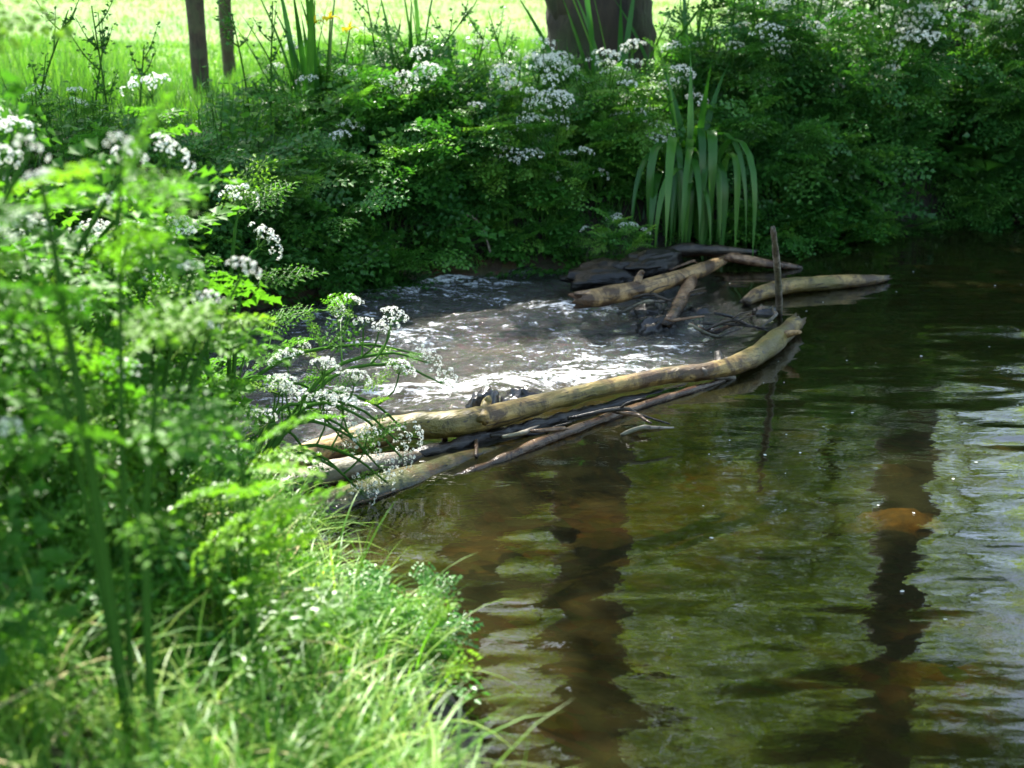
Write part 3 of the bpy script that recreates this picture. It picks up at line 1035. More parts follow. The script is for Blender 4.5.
# ferns
def make_fern(loc, label, s=1.0, seed=1, facing=None):
    r = np.random.default_rng(seed)
    g = Geo()
    for i in range(11):
        tv, tf = FERNS[i % 2]
        az = (facing + r.normal(0, .8)) if facing is not None else i / 11 * 2 * PI + r.normal(0, .2)
        g.stamp(tv, tf, rot_zyx([az], [r.uniform(.1, .8)], [r.normal(0, .2)]) * r.uniform(.75, 1.1), np.array([[0, 0, 0.02]]), [r.uniform(.3, .8)])
    t = thing('fern', label, 'fern', loc, None, 0, s)
    link('frond', g.mesh('frond', [M_LEAF_DARK]), t)
    return t


p = PY(985, 165, 8.75)
make_fern((p[0], 8.9, p[2] - .05), 'dark green fern with long fronds spreading over the shaded end of the pool', 1.1, 4, -PI / 2 - .4)
p = PY(1015, 110, 9.0)
make_fern((p[0], 9.1, p[2]), 'upper dark fern on the shaded bank, above the longer spreading fern', 1.0, 5, -PI / 2 - .5)


# ------------------------------------------------------------------ strap-leaved plants
def blade(g, base, az, length, width, up, bend, tint, twist=0.0, n=12, sharp=1.0, fold=None):
    """a strap leaf: starts at pitch `up`, turns over by `bend` radians in all (sharp>1: bends late)"""
    p = np.array(base, float)
    pts, dirs = [p.copy()], []
    for i in range(n):
        t = (i + .5) / n
        a = up - bend * (t ** sharp if fold is None else 1 / (1 + math.exp(-(t - fold) * (9 + 14 * ((fold * 37) % 1)))))
        d = np.array([math.cos(az) * math.cos(a), math.sin(az) * math.cos(a), math.sin(a)])
        dirs.append(d)
        p = p + d * length / n
        pts.append(p.copy())
    dirs.append(dirs[-1])
    side0 = np.array([math.sin(az), -math.cos(az), 0])
    V = []
    for i, (q, d) in enumerate(zip(pts, dirs)):
        t = i / n
        w = width * min(1, .55 + 1.5 * t) * (1 - t ** 5) * (1 if t < .55 else max(.04, 1 - ((t - .55) / .45) ** 2))
        s = side0 * math.cos(twist * t) + np.cross(side0, d) * math.sin(twist * t)
        nrm = np.cross(s, d)
        V += [q - s * w / 2 + nrm * w * .12, q, q + s * w / 2 + nrm * w * .12]
    F = []
    for i in range(n):
        F += [[3 * i, 3 * i + 1, 3 * i + 4, 3 * i + 3], [3 * i + 1, 3 * i + 2, 3 * i + 5, 3 * i + 4]]
    g.add(np.array(V), F, 0, tint)


def make_iris(loc, label, blades, flowers=(), seed=0):
    t = thing('iris', label, 'iris', loc)
    r = np.random.default_rng(seed)
    for k, (az, L, w, up, bend, sharp, *fo) in enumerate(blades):
        g = Geo()
        b = r.normal(0, 1, 2) * (.075, .05) if fo else r.normal(0, .05, 2)
        blade(g, (b[0], b[1], -.05), az, L, w, up, bend, r.uniform(.25, .75), r.normal(0, .3), 16, sharp, fo[0] if fo else None)
        link('leaf', g.mesh('leaf', [M_IRIS], True), t)
    for (x, y, z) in flowers:
        g = Geo()
        tube(g, [(x * .2, y * .2, 0), (x * .7, y * .7, z * .6), (x, y, z)], [.007, .006, .004], 6, 6, 0)
        so = link('flower_stalk', g.mesh('flower_stalk', [M_STEM], True), t)
        g = Geo()
        for k in range(3):
            a = k * 2.094 + .3
            blade(g, (x, y, z), a, .075, .045, .9, 2.3, .5, 0, 7, 1)
            blade(g, (x, y, z), a + 1.05, .05, .016, 1.45, .5, .5, 0, 5, 1)
        link('flower', g.mesh('flower', [M_YFLOWER], True), so)
    return t


def far_spot(px, inland):
    k = (px - 512) / FPX
    x = k * 8
    for _ in range(6):
        x = k * (float(far_y(x)) + inland)
    yy = float(far_y(x)) + inland
    return np.array([x, yy, gz(x, yy)])


r = np.random.default_rng(77)
bl = []
for k in range(34):
    az = -PI / 2 + float(np.clip(r.normal(0.05, .45), -.65, .4))
    bl.append((az, r.uniform(.8, 1.5), r.uniform(.034, .054), r.uniform(1.45, 1.56), r.uniform(3.0, 3.12), 1, r.uniform(.42, .52)))
for k in range(8):
    bl.append((r.uniform(0, 6.28), r.uniform(.7, 1.1), .04, r.uniform(1.3, 1.5), r.uniform(.2, .8), 2))
p = far_spot(690, -.02)
make_iris((p[0], p[1], .12), 'drooping green iris at the far waterside, long leaves bent over at the top', bl, (), 3)

def upright(n, seed, L=(.7, 1.1), w=.03, spread=.3):
    r = np.random.default_rng(seed)
    return [(r.uniform(0, 6.28), r.uniform(*L), w * r.uniform(.8, 1.2), r.uniform(1.5 - spread, 1.55), r.uniform(.05, .5), 2.0) for _ in range(n)]


p = far_spot(318, 1.15)
make_iris(p, 'upright iris with yellow flowers standing against the bright lawn', upright(14, 5, (.95, 1.35), .042, .25), ((.02, -.05, .78), (.1, 0, .8), (.2, .05, .74)), 5)
p = far_spot(418, 1.1)
make_iris(p, 'upright iris without flowers, leaves fanned against the bright lawn beside dark clump', upright(9, 6, (1.0, 1.45), .035, .35), (), 6)
p = far_spot(612, 1.15)
make_iris(p, 'iris with broad arching leaves in front of the big dark trunk', upright(11, 8, (1.05, 1.5), .045, .5), (), 8)
p = far_spot(690, 1.0)
make_iris(p, 'slim iris leaves standing just beside the big trunk, above the drooping iris', upright(9, 9, (.9, 1.3), .03, .35), (), 9)
p = far_spot(783, .1)
make_iris(p, 'small iris with thin arching leaves in the dark clumps behind the upright stick', [(-PI / 2 + .5, .8, .022, 1.45, 2.4, 1.6), (-PI / 2 + 1.0, .75, .02, 1.3, 2.2, 1.6), (-PI / 2 - .6, .6, .02, 1.45, 2.0, 1.6), (-2.4, .6, .02, 1.4, 1.6, 1.4)], (), 10)

# ------------------------------------------------------------------ dead sedge-like stalks with seed heads on the far bank, seen against the lawn
def make_dock(px, inland, h, label, seed, lean=0.1):
    r = np.random.default_rng(seed)
    p = far_spot(px, inland)
    t = thing('dock', label, 'plant', p)
    g = Geo()
    f = Geo()
    main = spline(np.array([[0, 0, -.05], [lean * h * .3, 0, h * .5], [lean * h, 0, h]]), 10)
    tube(g, main, np.linspace(.009, .003, 10), 6)
    Ms, Ts = [], []
    for k in range(7):
        i = r.integers(3, 9)
        b = main[i]
        a = r.uniform(0, 6.28)
        e = b + np.array([math.cos(a) * .12, math.sin(a) * .12, .16]) * r.uniform(.5, 1.3)
        sp = spline(np.array([b, (b + e) / 2 + [0, 0, -.02], e]), 6)
        tube(g, sp, np.linspace(.004, .002, 6), 4)
        for q in range(16):
            Ms.append(rot_zyx(r.uniform(0, 6.28), r.normal(.3, .5), r.normal(0, .5)) * r.uniform(.018, .034)); Ts.append(sp[r.integers(1, 6)] + r.normal(0, .012, 3))
    link('stem', g.mesh('stem', [M_STEM], True), t)
    f.stamp(LV, LF, np.array(Ms), np.array(Ts), r.uniform(.1, .6, len(Ts)))
    link('foliage', f.mesh('foliage', [M_LEAF_DARK]), t)


make_dock(115, 1.0, .95, 'thin dark branching weed stem against the bright lawn, beside the stouter thin trunk', 1, -.05)
make_dock(92, 1.1, .8, 'crooked weed stem against the lawn, farther from the thin trunks than its straight neighbour', 2, .15)
make_dock(272, 1.0, .95, 'tall weed stem between the slimmer thin trunk and the yellow iris', 3, .05)
make_dock(385, 1.2, 1.0, 'leafy weed stem between the two upright irises', 4, -.1)
make_dock(400, 1.0, .85, 'slanting weed stem crossing the blades of the flowerless upright iris', 5, .5)

make_dock(28, 1.1, .9, 'bent weed stem against the lawn at the frame edge', 6, .3)
make_dock(140, 1.3, .7, 'short bushy weed stem against the lawn close beside the stouter thin trunk', 7, .1)
make_dock(255, 1.5, .8, 'weed stem against the lawn close beside the slimmer thin trunk', 8, -.1)
make_dock(470, 1.3, .7, 'low weed stem alone against the lawn between the flowerless iris and the big trunk', 9, .15)
make_dock(515, 1.2, .8, 'weed stem against the lawn close beside the big trunk, on the open side', 10, -.2)
make_dock(672, 1.5, 1.0, 'weed stem against the lawn just past the big trunk', 11, .1)

# ------------------------------------------------------------------ trees
def leaf_spray(seed, n=26, size=0.075, rad=0.34):
    r = np.random.default_rng(seed)
    Ms, Ts = [], []
    for k in range(n):
        d = r.normal(0, 1, 3); d[2] *= .55; d /= np.linalg.norm(d)
        q = d * rad * r.uniform(.15, 1) ** .6
        Ms.append(rot_zyx(r.uniform(0, 6.28), r.normal(-.35, .4), r.normal(0, .5)) * size * r.uniform(.7, 1.25)); Ts.append(q)
    tv = np.array([[0, 0, 0], [-.33, .35, .06], [-.27, .72, .03], [0, 1, -.06], [.27, .72, .03], [.33, .35, .06]], float)
    g = Geo()
    g.stamp(tv, LF, np.array(Ms), np.array(Ts), np.zeros(n))
    return np.concatenate(g.V), [(np.concatenate([f for f, m in g.F]), 0)]


SPRAYS = [leaf_spray(s) for s in range(5)]
SPRAYS_BIG = [leaf_spray(20 + s, 26, .32, 0.8) for s in range(4)]


def make_tree(label, x, y, r0, h, crowns, seed, bark, nlimb=7, carve=True, big=False, sprays=1800, group=None, flare=1.35, lean=(0, 0), name='tree', limbs=(), leafmat=None, fork=1.0):
    """crowns: list of (cx,cy,cz, rx,ry,rz, share)"""
    r = np.random.default_rng(seed)
    z0 = gz(x, y) - .15
    t = thing(name, label, 'tree', (x, y, z0), group)
    g = Geo()
    hh = np.array([0, .25, .7, 1.5, h * .35, h * .65, h])
    rr = r0 * np.array([flare, flare * .86, 1.04, 1.0 if fork == 1 else .9, .85 * fork, .55 * fork, .12])
    pts = np.column_stack([lean[0] * hh + .04 * r0 * np.sin(hh * 1.3 + seed), lean[1] * hh, hh])
    tube(g, pts, rr, 26 if r0 > .2 else 14, 46, 0, .5, .09, 7.0, seed)
    link('trunk', g.mesh('trunk', [bark], True), t)
    base = np.array([x, y, z0])
    for k in range(nlimb):
        c = crowns[k % len(crowns)]
        d = r.normal(0, 1, 3); d /= np.linalg.norm(d)
        e = np.array(c[:3]) + d * np.array(c[3:6]) * .7 - base
        zb = min(h * .8, max(2.4, e[2] * r.uniform(.45, .75)))
        b = np.array([lean[0] * zb, lean[1] * zb, zb])
        m = (b + e) / 2 + np.array([0, 0, .12 * np.linalg.norm(e - b)])
        g = Geo()
        tube(g, [b, m, e], [r0 * .33, r0 * .2, r0 * .05], 9, 14, 0, .5, .08, 6, k)
        link('limb', g.mesh('limb', [bark], True), t)
    for L in limbs:
        g = Geo()
        L = np.array(L, float)
        tube(g, L[:, :3] - base, L[:, 3], 12, 18, 0, .5, .08, 6, 3)
        link('limb', g.mesh('limb', [bark], True), t)
    f = Geo()
    tot = sum(c[6] for c in crowns)
    for c in crowns:
        n = int(sprays * c[6] / tot)
        d = r.normal(0, 1, (n, 3)); d /= np.linalg.norm(d, axis=1)[:, None]
        q = d * (r.uniform(.02, 1, n) ** (1 / 2.2))[:, None] * np.array(c[3:6])
        w = np.array(c[:3]) + q
        den = fbm(w[:, 0] * .55, w[:, 1] * .55, w[:, 2] * .55, 2, seed + 3)
        ok = den > -.38 + r.uniform(-.25, .15, n)
        if carve:  # crown gaps shaped so that sun lands on the chosen ground patches
            gxp = w[:, 0] - S[0] / S[2] * (w[:, 2] - .1)
            gyp = w[:, 1] - S[1] / S[2] * (w[:, 2] - .1)
            ok &= r.uniform(0, 1, n) > np.clip(open_sky(gxp, gyp) * 1.5, 0, 1) ** .6
        w = w[ok]
        wh = r.integers(0, 4, len(w))
        for k in range(4):
            sel = w[wh == k]
            if len(sel):
                tv, tf = (SPRAYS_BIG if big else SPRAYS)[k]
                sc = r.uniform(.75, 1.25, len(sel))
                f.stamp(tv, tf, rot_zyx(r.uniform(0, 6.28, len(sel)), r.normal(0, .3, len(sel)), r.normal(0, .3, len(sel))) * sc[:, None, None], sel - base, np.clip(r.normal(.5, .22, len(sel)), 0, 1))
    link('crown', f.mesh('crown', [leafmat or M_TREELEAF]), t)
    return t


bt = PY(596, 100, 10.2)
make_tree('big dark rugged tree trunk on the far bank at the edge of the bright lawn', bt[0], 10.2, .35, 13,
          [(-.3, 10.3, 6.9, 2.6, 2.3, 1.4, 1.0), (2.2, 11.6, 7.2, 2.6, 2.6, 1.4, 1.2), (.4, 12.0, 9.2, 3.0, 2.6, 1.6, .9), (-.6, 7.7, 6.3, 1.7, 1.5, .9, .7), (1.2, 8.0, 6.5, 1.8, 1.6, 1.0, .75)], 1, M_BARK, 9, sprays=5600, name='big_tree', flare=1.3,  # last two crown parts added, out of view, to shade the pool
          limbs=[[(bt[0] - .05, 10.15, 1.1, .26), (bt[0] - .35, 10.15, 1.9, .24), (bt[0] - .82, 10.1, 2.9, .22), (bt[0] - 1.0, 10.1, 4.4, .2), (bt[0] - 1.2, 10.0, 7.0, .1)]], fork=.68)

a = PY(203, 100, 10.0)
make_tree('stouter of the two thin trunks on the far bank, brown bark, beside the lawn', a[0], 10.0, .06, 8,
          [(-2.8, 9.9, 5.6, 2.2, 2.4, 1.3, 1.0), (-2.6, 11.6, 6.6, 2.2, 2.0, 1.4, .8)], 2, M_BARK_THIN, 5, sprays=2700, flare=1.15, lean=(-.02, 0), name='thin_tree')
a = PY(230, 70, 11.6)
make_tree('slimmer and darker of the two thin trunks, standing farther onto the lawn', a[0], 11.6, .052, 7.5,
          [(-1.6, 12.0, 6.4, 2.0, 1.8, 1.2, 1.0)], 3, M_BARK_THIN, 4, sprays=1300, flare=1.15, lean=(-.015, 0), name='thin_tree')
a = PY(940, 60, 10.1)
make_tree('shaded tree on the far bank whose dark trunk rises behind the tall flowering clumps', a[0], 10.1, .2, 10,
          [(3.2, 10.6, 6.2, 2.0, 2.2, 1.2, 1.0), (4.0, 12.6, 7.0, 2.2, 2.2, 1.3, 1.0)], 4, M_BARK, 6, sprays=3000, name='bank_tree')
# a hanging bough over the pool comes from a tree on the outer bend
make_tree('leafy alder on the bend where the shaded pool turns away, seen mirrored', 5.6, 9.9, .22, 10,
          [(5.6, 9.6, 6.2, 1.8, 1.8, 1.2, 1.0), (6.4, 10.5, 7.4, 2.0, 2.2, 1.4, .8)], 5, M_BARK, 6, sprays=1700, name='offscreen_alder')
make_tree('unseen alder added on the bend beyond the riffle to shade the near bank', -5.0, 8.4, .2, 9,  # unseen tree, added so its crown shades the near bank plants
          [(-4.3, 7.6, 6.2, 2.3, 2.2, 1.3, 1.0)], 6, M_BARK, 5, sprays=1500, name='offscreen_alder')
# trees beyond the lawn
r = np.random.default_rng(9)
for k, (tx, ty, th, lab) in enumerate([(-20, 46, 22, 'broad light green tree beyond the lawn, outermost beyond the thin trunks'), (-11, 50, 31, 'broad light green tree beyond the lawn, behind the thin trunks'),
                                  (-4.5, 47, 29, 'broad tree beyond the lawn between the thin trunks and the big trunk'), (.6, 44, 30, 'sunny yellow-green tree beyond the lawn, straight behind the big trunk'),
                                  (6.5, 50, 36, 'tall light green tree beyond the lawn behind the drooping iris'), (11.5, 48, 35, 'tall light green tree beyond the lawn behind the tall flowering clumps'),
                                  (17.5, 52, 28, 'thinly leaved tree beyond the lawn behind the shaded tree, sky showing through'), (25, 46, 22, 'broad light green tree beyond the lawn, outermost beyond the shaded tree')]):
    tx, ty, th = tx * 1.25, ty + 12, th * 1.12
    make_tree(lab, tx, ty, .45, th * .85,
              [(tx, ty, th * .58, th * .26, th * .22, th * .40, 1.0), (tx + r.normal(0, 1), ty - 1, th * .24, th * .28, th * .2, th * .2, .7)], 40 + k, M_BARK, 5, False, True, 240 if k == 6 else 2250, name='lawn_tree', leafmat=M_LIMELEAF)


# ------------------------------------------------------------------ grass
def grass_mesh(name, x, y, L, W, seed, mat, lean=.5, tint=(.5, .22), seg=4, zoff=0.0):
    r = np.random.default_rng(seed)
    n = len(x)
    z = ground_z(x, y) + zoff
    az = r.uniform(0, 2 * PI, n)
    bend = np.abs(r.normal(lean, .3, n))
    V = np.zeros((n, 2 * seg + 1, 3))
    side = np.stack([np.sin(az), -np.cos(az)], -1)
    hx, hz = np.zeros(n), np.zeros(n)
    for i in range(seg + 1):
        t = i / seg
        a = PI / 2 - bend * (.25 + 1.2 * t)
        if i:
            hx = hx + np.cos(a) * L / seg
            hz = hz + np.sin(a) * L / seg
        c = np.stack([x + np.cos(az) * hx, y + np.sin(az) * hx, z + hz], -1)
        if i == seg:
            V[:, 2 * seg] = c
        else:
            w = (W * (1 - t) ** .7 / 2)[:, None]
            V[:, 2 * i] = c; V[:, 2 * i + 1] = c
            V[:, 2 * i, :2] -= side * w
            V[:, 2 * i + 1, :2] += side * w
    k = 2 * seg + 1
    off = (np.arange(n) * k)[:, None]
    g = Geo()
    quads = np.concatenate([off + np.array([[2 * i, 2 * i + 1, 2 * i + 3, 2 * i + 2]]) for i in range(seg - 1)])
    tris = off + np.array([[2 * seg - 2, 2 * seg - 1, 2 * seg]])
    g.addmulti(V.reshape(-1, 3), [(quads, 0), (tris, 0)], np.repeat(np.clip(r.normal(tint[0], tint[1], n), 0, 1), k))
    return g.mesh(name, [mat])


# near bank turf
n = 44000
x = rng.uniform(-2.6, .7, n); y = rng.uniform(1.15, 4.4, n)
sd = signed(x, y)
ok = (sd > .07 + .2 * sstep(-.5, .1, x)) & (y < near_y(x) + .2) & (rng.uniform(0, 1, n) < np.where(y < 2.9, 1, .45))
x, y = x[ok], y[ok]
L = rng.uniform(.08, .27, len(x)) * (1 + .35 * vnoise(x * 3, y * 3, None, 3))
tag(link('grass', grass_mesh('grass', x, y, L, rng.uniform(.0035, .0085, len(x)), 1, M_GRASS, 1.15, (.48, .3))), 'short lush grass covering the near bank', 'grass', kind='stuff')
n = 150
x = rng.uniform(-1.3, -.3, n); y = rng.uniform(1.5, 3.0, n)
ok = signed(x, y) > .3
x, y = x[ok], y[ok]
tag(link('dry_grass', grass_mesh('dry_grass', x, y, rng.uniform(.15, .34, len(x)), rng.uniform(.004, .007, len(x)), 12, M_DRY, 1.2, (.5, .2), 6)), 'dry straw-coloured blades among the short grass', 'grass', kind='stuff')
# long arching blades hanging to the water
n = 330
x = rng.uniform(-1.2, -.12, n); y = rng.uniform(1.7, 3.9, n)
sd = signed(x, y)
ok = (sd > .0) & (sd < .7)
x, y = x[ok], y[ok]
tag(link('grass', grass_mesh('long_grass', x, y, rng.uniform(.2, .36, len(x)), rng.uniform(.004, .008, len(x)), 2, M_GRASS, 1.2, (.6, .25), 7)), 'long arching grass blades at the near water edge', 'grass', kind='stuff')
# meadow fringe at the lawn edge and the lawn
n = 76000
x = rng.uniform(-6.5, 6, n); y = 8.6 + rng.uniform(0, 1, n) ** 1.5 * 8.5
ok = (y > far_y(x) + .75)
x, y = x[ok], y[ok]
tag(link('meadow_grass', grass_mesh('meadow_grass', x, y, rng.uniform(.12, .48, len(x)) * np.interp(y, [10, 12, 17], [1, .6, .3]) * (1 - .55 * np.exp(-((x / y + .213) / .05) ** 2)), rng.uniform(.006, .011, len(x)), 3, M_MEADOW, .45)), 'tall sunny meadow grass along the lawn edge', 'grass', kind='stuff')
n = 46000
y = 13 + rng.uniform(0, 1, n) ** 1.6 * 27; x = rng.uniform(-1, 1, n) * (3 + y * .42)
tag(link('lawn_grass', grass_mesh('lawn_grass', x, y, rng.uniform(.05, .13, len(x)), rng.uniform(.012, .022, len(x)), 4, M_MEADOW, .8, (.8, .15), 3)), 'short sunlit grass of the mown lawn', 'grass', kind='stuff')
# ground cover of the far bank face
n = 9000
x = rng.uniform(-4.5, 4.4, n); y = far_y(x) + rng.uniform(-.02, 1.3, n)
tag(link('bank_grass', grass_mesh('bank_grass', x, y, rng.uniform(.15, .75, n) * np.where(y > far_y(x) + .35, 1, .45), rng.uniform(.005, .011, n), 5, M_IRIS, .55, (.45, .25))), 'dark grass hanging from the far bank', 'grass', kind='stuff')

# ------------------------------------------------------------------ plants of the near bank
NB = 'tall white-flowered plants of the near bank'


def near(x, y, meshes, label, s=1.0, rz=0.0, us=1.0, name='cow_parsley', cat='wild flower', dz=0.0):
    return make_clump(name, label, cat, (x, y, gz(x, y) + dz), meshes, None, rz, s, us)


def arch(tip, h, base=(0, 0)):
    t = np.array(tip, float)
    b = np.array([base[0], base[1], 0.0])
    return [b, b * .6 + t * .4 + [0, 0, h], b * .25 + t * .75 + [0, 0, h * .7], t]


def rel(px, py, y, o):
    return PY(px, py, y) - np.array(o)


o = (-.60, 1.98, gz(-.60, 1.98))
ex = [arch(rel(42, 185, 1.9, o), .1), arch(rel(20, 240, 2.0, o), .12), arch(rel(120, 150, 2.05, o), .1)]
V1 = clump_meshes(201, .8, .2, 1, 20, 7, FRONDS, [M_LEAF_NEAR], base_r=.2, fscale=.6, low=.3, thick=1.2, extra=ex)
near(o[0], o[1], V1, 'tall out-of-focus plant with a thick upright stem closest to the viewer', 1.0, 0, .5)
V2 = clump_meshes(202, .92, .36, 8, 40, 10, FRONDS, [M_LEAF_NEAR], base_r=.3, fscale=.8, low=.2)
near(-1.02, 2.2, V2, 'tall white-flowered plant behind the thick upright stem, at the frame edge', 1.2, 1.4, .6)
near(-.78, 2.75, V2, 'white-flowered plant in the middle of the near bank, behind the lime-green leaves', .82, 3.0, .6)
V3 = clump_meshes(203, .56, .2, 6, 26, 0, FRONDS[3:] + FRONDS[:1], [M_LEAF_LIME], base_r=.3, fscale=.6)
near(-.50, 2.3, V3, 'bright lime-green young leaves standing alone above the sunlit grass', 1.0, .3, name='young_hogweed', cat='plant')
near(-.22, 2.62, clump_meshes(204, .16, .18, 7, 20, 0, FRONDS, [M_LEAF_NEAR], base_r=.8, fscale=.42), 'low leafy plant in the grass at the lowest corner of the near bank', 1.0, name='low_herb', cat='plant')
near(-.68, 2.92, clump_meshes(205, .2, .2, 9, 30, 0, FRONDS, [M_LEAF_NEAR], base_r=.8, fscale=.5), 'low leafy plant overhanging the pool above the long arching grass', 1.0, name='low_herb', cat='plant')
V4 = clump_meshes(206, .8, .40, 11, 66, 12, FRONDS, [M_LEAF_NEAR], base_r=.35, fscale=.85)
near(-1.2, 2.9, V4, 'broad leafy plant with white heads behind the second tall plant at the frame edge', 1.25, .9, .7)
near(-1.15, 3.55, V4, 'broad leafy plant with white heads on the brink before the hidden riffle', .9, 2.2, .8)
near(-1.65, 3.7, V4, 'broad leafy plant half hidden behind all other plants of the near bank', 1.3, 4.2, .8)
near(-.80, 2.42, V3, 'bright lime-green young leaves beside the thick upright stem', .8, 2.0, name='young_hogweed', cat='plant')
near(-.66, 2.72, V3, 'bright lime-green young leaves before the bushy fine-leaved plant, near the brink', .8, 4.0, name='young_hogweed', cat='plant')
HB = clump_meshes(215, .24, .16, 8, 22, 0, FRONDS, [M_LEAF_NEAR], base_r=.8, fscale=.5, low=.2)
HL = clump_meshes(217, .1, .2, 9, 26, 0, FRONDS, [M_LEAF], base_r=.9, fscale=.42)
HD = clump_meshes(216, .3, .18, 8, 24, 0, FRONDS, [M_LEAF], base_r=.7, fscale=.55, low=.2)
for (hx, hy, mm, lab, rz_) in [(-.86, 1.85, HB, 'green herb at the foot of the thick upright stem', 1),
                               (-.72, 2.4, HD, 'dark herb just behind the foot of the thick upright stem', 3),
                               (-.36, 2.82, HL, 'dark low herb lapping over the brink where the pool is closest to the grass', 1), (-.27, 2.62, HL, 'dark low herb at the brink at the lowest corner of the near bank', 3), (-.50, 3.08, HL, 'dark low herb at the brink halfway between the grass corner and the fallen logs', 5),
                               (-.60, 2.7, HB, 'herb behind the lime-green leaves, near the brink of the pool', 4), (-.85, 2.45, HD, 'dark herb among the stems at the frame edge', 5), (-.85, 3.1, HD, 'dark herb below the bushy fine-leaved plant', .5)]:
    near(hx, hy, mm, lab, 1.0, rz_, name='low_herb', cat='plant')
# the ones that reach over the water
o = (-.80, 3.75, gz(-.80, 3.75))
ex = [arch(rel(258, 248, 3.9, o), .2), arch(rel(240, 206, 4.0, o), .18), arch(rel(152, 98, 3.7, o), .12), arch(rel(178, 240, 3.6, o), .12), arch(rel(120, 250, 3.5, o), .1)]
near(o[0], o[1], clump_meshes(207, .55, .22, 6, 34, 6, FRONDS_FINE + FRONDS[3:], [M_LEAF_NEAR], base_r=.4, extra=ex), 'sharp upright plant whose large white flower heads stand before the dark far bank', 1.0, 0, 1.1)
o = (-.80, 3.85, gz(-.80, 3.8))
ex = [arch(rel(395, 428, 4.2, o), .22), arch(rel(378, 455, 4.1, o), .2), arch(rel(428, 352, 4.5, o), .2), arch(rel(350, 470, 4.0, o), .14), arch(rel(440, 372, 4.5, o), .22), arch(rel(315, 520, 3.9, o), .12), arch(rel(400, 445, 4.15, o), .24), arch(rel(365, 440, 4.1, o), .2), arch(rel(385, 470, 4.1, o), .15), arch(rel(340, 425, 4.1, o), .2), arch(rel(310, 450, 4.0, o), .18), arch(rel(360, 480, 4.0, o), .14), arch(rel(410, 425, 4.25, o), .24)]
near(o[0], o[1], clump_meshes(208, .3, .15, 6, 26, 36, FRONDS_FINE, [M_LEAF_NEAR], base_r=.5, extra=ex, fscale=.75), 'fine-leaved plant arching over the pale log with clusters of small white heads', 1.0, 0, .74)
o = (-1.05, 3.95, gz(-1.05, 3.9))
ex = [arch(rel(420, 345, 4.5, o), .18), arch(rel(330, 300, 4.3, o), .16), arch(rel(300, 340, 4.3, o), .14), arch(rel(340, 400, 4.2, o), .2), arch(rel(280, 385, 4.1, o), .14)]
near(o[0], o[1], clump_meshes(209, .36, .15, 6, 26, 8, FRONDS_FINE, [M_LEAF_NEAR], base_r=.5, extra=ex, fscale=.8), 'fine-leaved plant with a long branching stem stretched out across the riffle', 1.0, 0, .6)
near(-.98, 3.38, clump_meshes(210, .24, .2, 8, 40, 7, FRONDS_FINE, [M_LEAF_NEAR], base_r=.7, fscale=.8), 'bushy fine-leaved plant at the water edge just below the fallen logs', 1.0, 0, .6)

# ------------------------------------------------------------------ fallen wood
def log(name, label, cat, pts, mat, sides=18, n=36, rough=.12, freq=9, seed=0, jag=.5, stubs=(), group=None):
    """pts: (px,py,z,radius)"""
    w = np.array([[*P(a, b, z), r_ * .78] for a, b, z, r_ in pts])
    c = w[len(w) // 2, :3].copy()
    d = w[-1, :3] - w[0, :3]
    ang = math.atan2(d[1], d[0])
    Rm = np.array([[math.cos(ang), math.sin(ang), 0], [-math.sin(ang), math.cos(ang), 0], [0, 0, 1]])
    lp = (w[:, :3] - c) @ Rm.T
    g = Geo()
    tube(g, lp, w[:, 3], sides, n, 0, .5, rough, freq, seed, True, jag * 1.8)
    tv_ = np.full(len(g.V[0]), .5)
    tv_[:2 * sides] = .12; tv_[-2 - 2 * sides:] = .12
    g.T[0] = tv_
    me = g.mesh(name, [mat], True)
    if stubs:
        o = thing(name, label, cat, tuple(c), group, ang)
        link('stem', me, o)
        for k, (nm, sp, sm) in enumerate(stubs):
            q = np.array([[*P(a, b, z), r_] for a, b, z, r_ in sp])
            g = Geo()
            tube(g, (q[:, :3] - c) @ Rm.T, q[:, 3], 10, max(6, 4 * len(sp)), 0, .5, .15, 20, seed + k + 3, True, .5)
            link(nm, g.mesh(nm, [sm], True), o)
    else:
        o = link(name, me, None, tuple(c))
        o.rotation_euler = (0, 0, ang)
        tag(o, label, cat, group)
    return o


log('fallen_log', 'longest pale yellow barkless log lying across the stream from the near bank', 'log',
    [(268, 470, .05, .055), (330, 448, .05, .056), (400, 428, .06, .06), (450, 424, .065, .062), (490, 417, .065, .055), (540, 404, .06, .044), (600, 389, .06, .041), (660, 377, .055, .041), (710, 371, .05, .044), (748, 360, .045, .054), (775, 341, .045, .056), (797, 322, .05, .042)],
    M_LOG, 24, 110, .13, 13, 2, .8,
    stubs=[('branch_stub', [(483, 420, .08, .022), (486, 404, .1, .018), (489, 399, .12, .012)], M_LOG),
           ('branch_stub', [(444, 432, .03, .012), (446, 447, -.03, .011)], M_LOG_TAN),
           ('branch_stub', [(720, 366, .06, .024), (718, 352, .1, .012)], M_LOG_DARK),
           ('branch_stub', [(700, 372, .06, .02), (732, 378, .0, .02)], M_LOG_GREY),
           ('branch_stub', [(786, 334, .07, .02), (800, 332, .09, .009)], M_LOG_TAN)])
log('fallen_log', 'grey weathered log under the white flowers, lying against the pale long log', 'log',
    [(250, 500, .0, .05), (300, 483, .02, .05), (345, 470, .025, .05), (395, 462, .01, .04), (440, 452, -.02, .018)], M_LOG_GREY, 16, 34, .12, 10, 5)
log('fallen_log', 'black soaked log wedged beneath the long pale log', 'log',
    [(380, 470, -.02, .025), (430, 453, .0, .034), (490, 438, .0, .034), (550, 422, .0, .03), (620, 404, -.005, .026), (690, 385, -.01, .016)], M_LOG_DARK, 16, 80, .4, 22, 6)
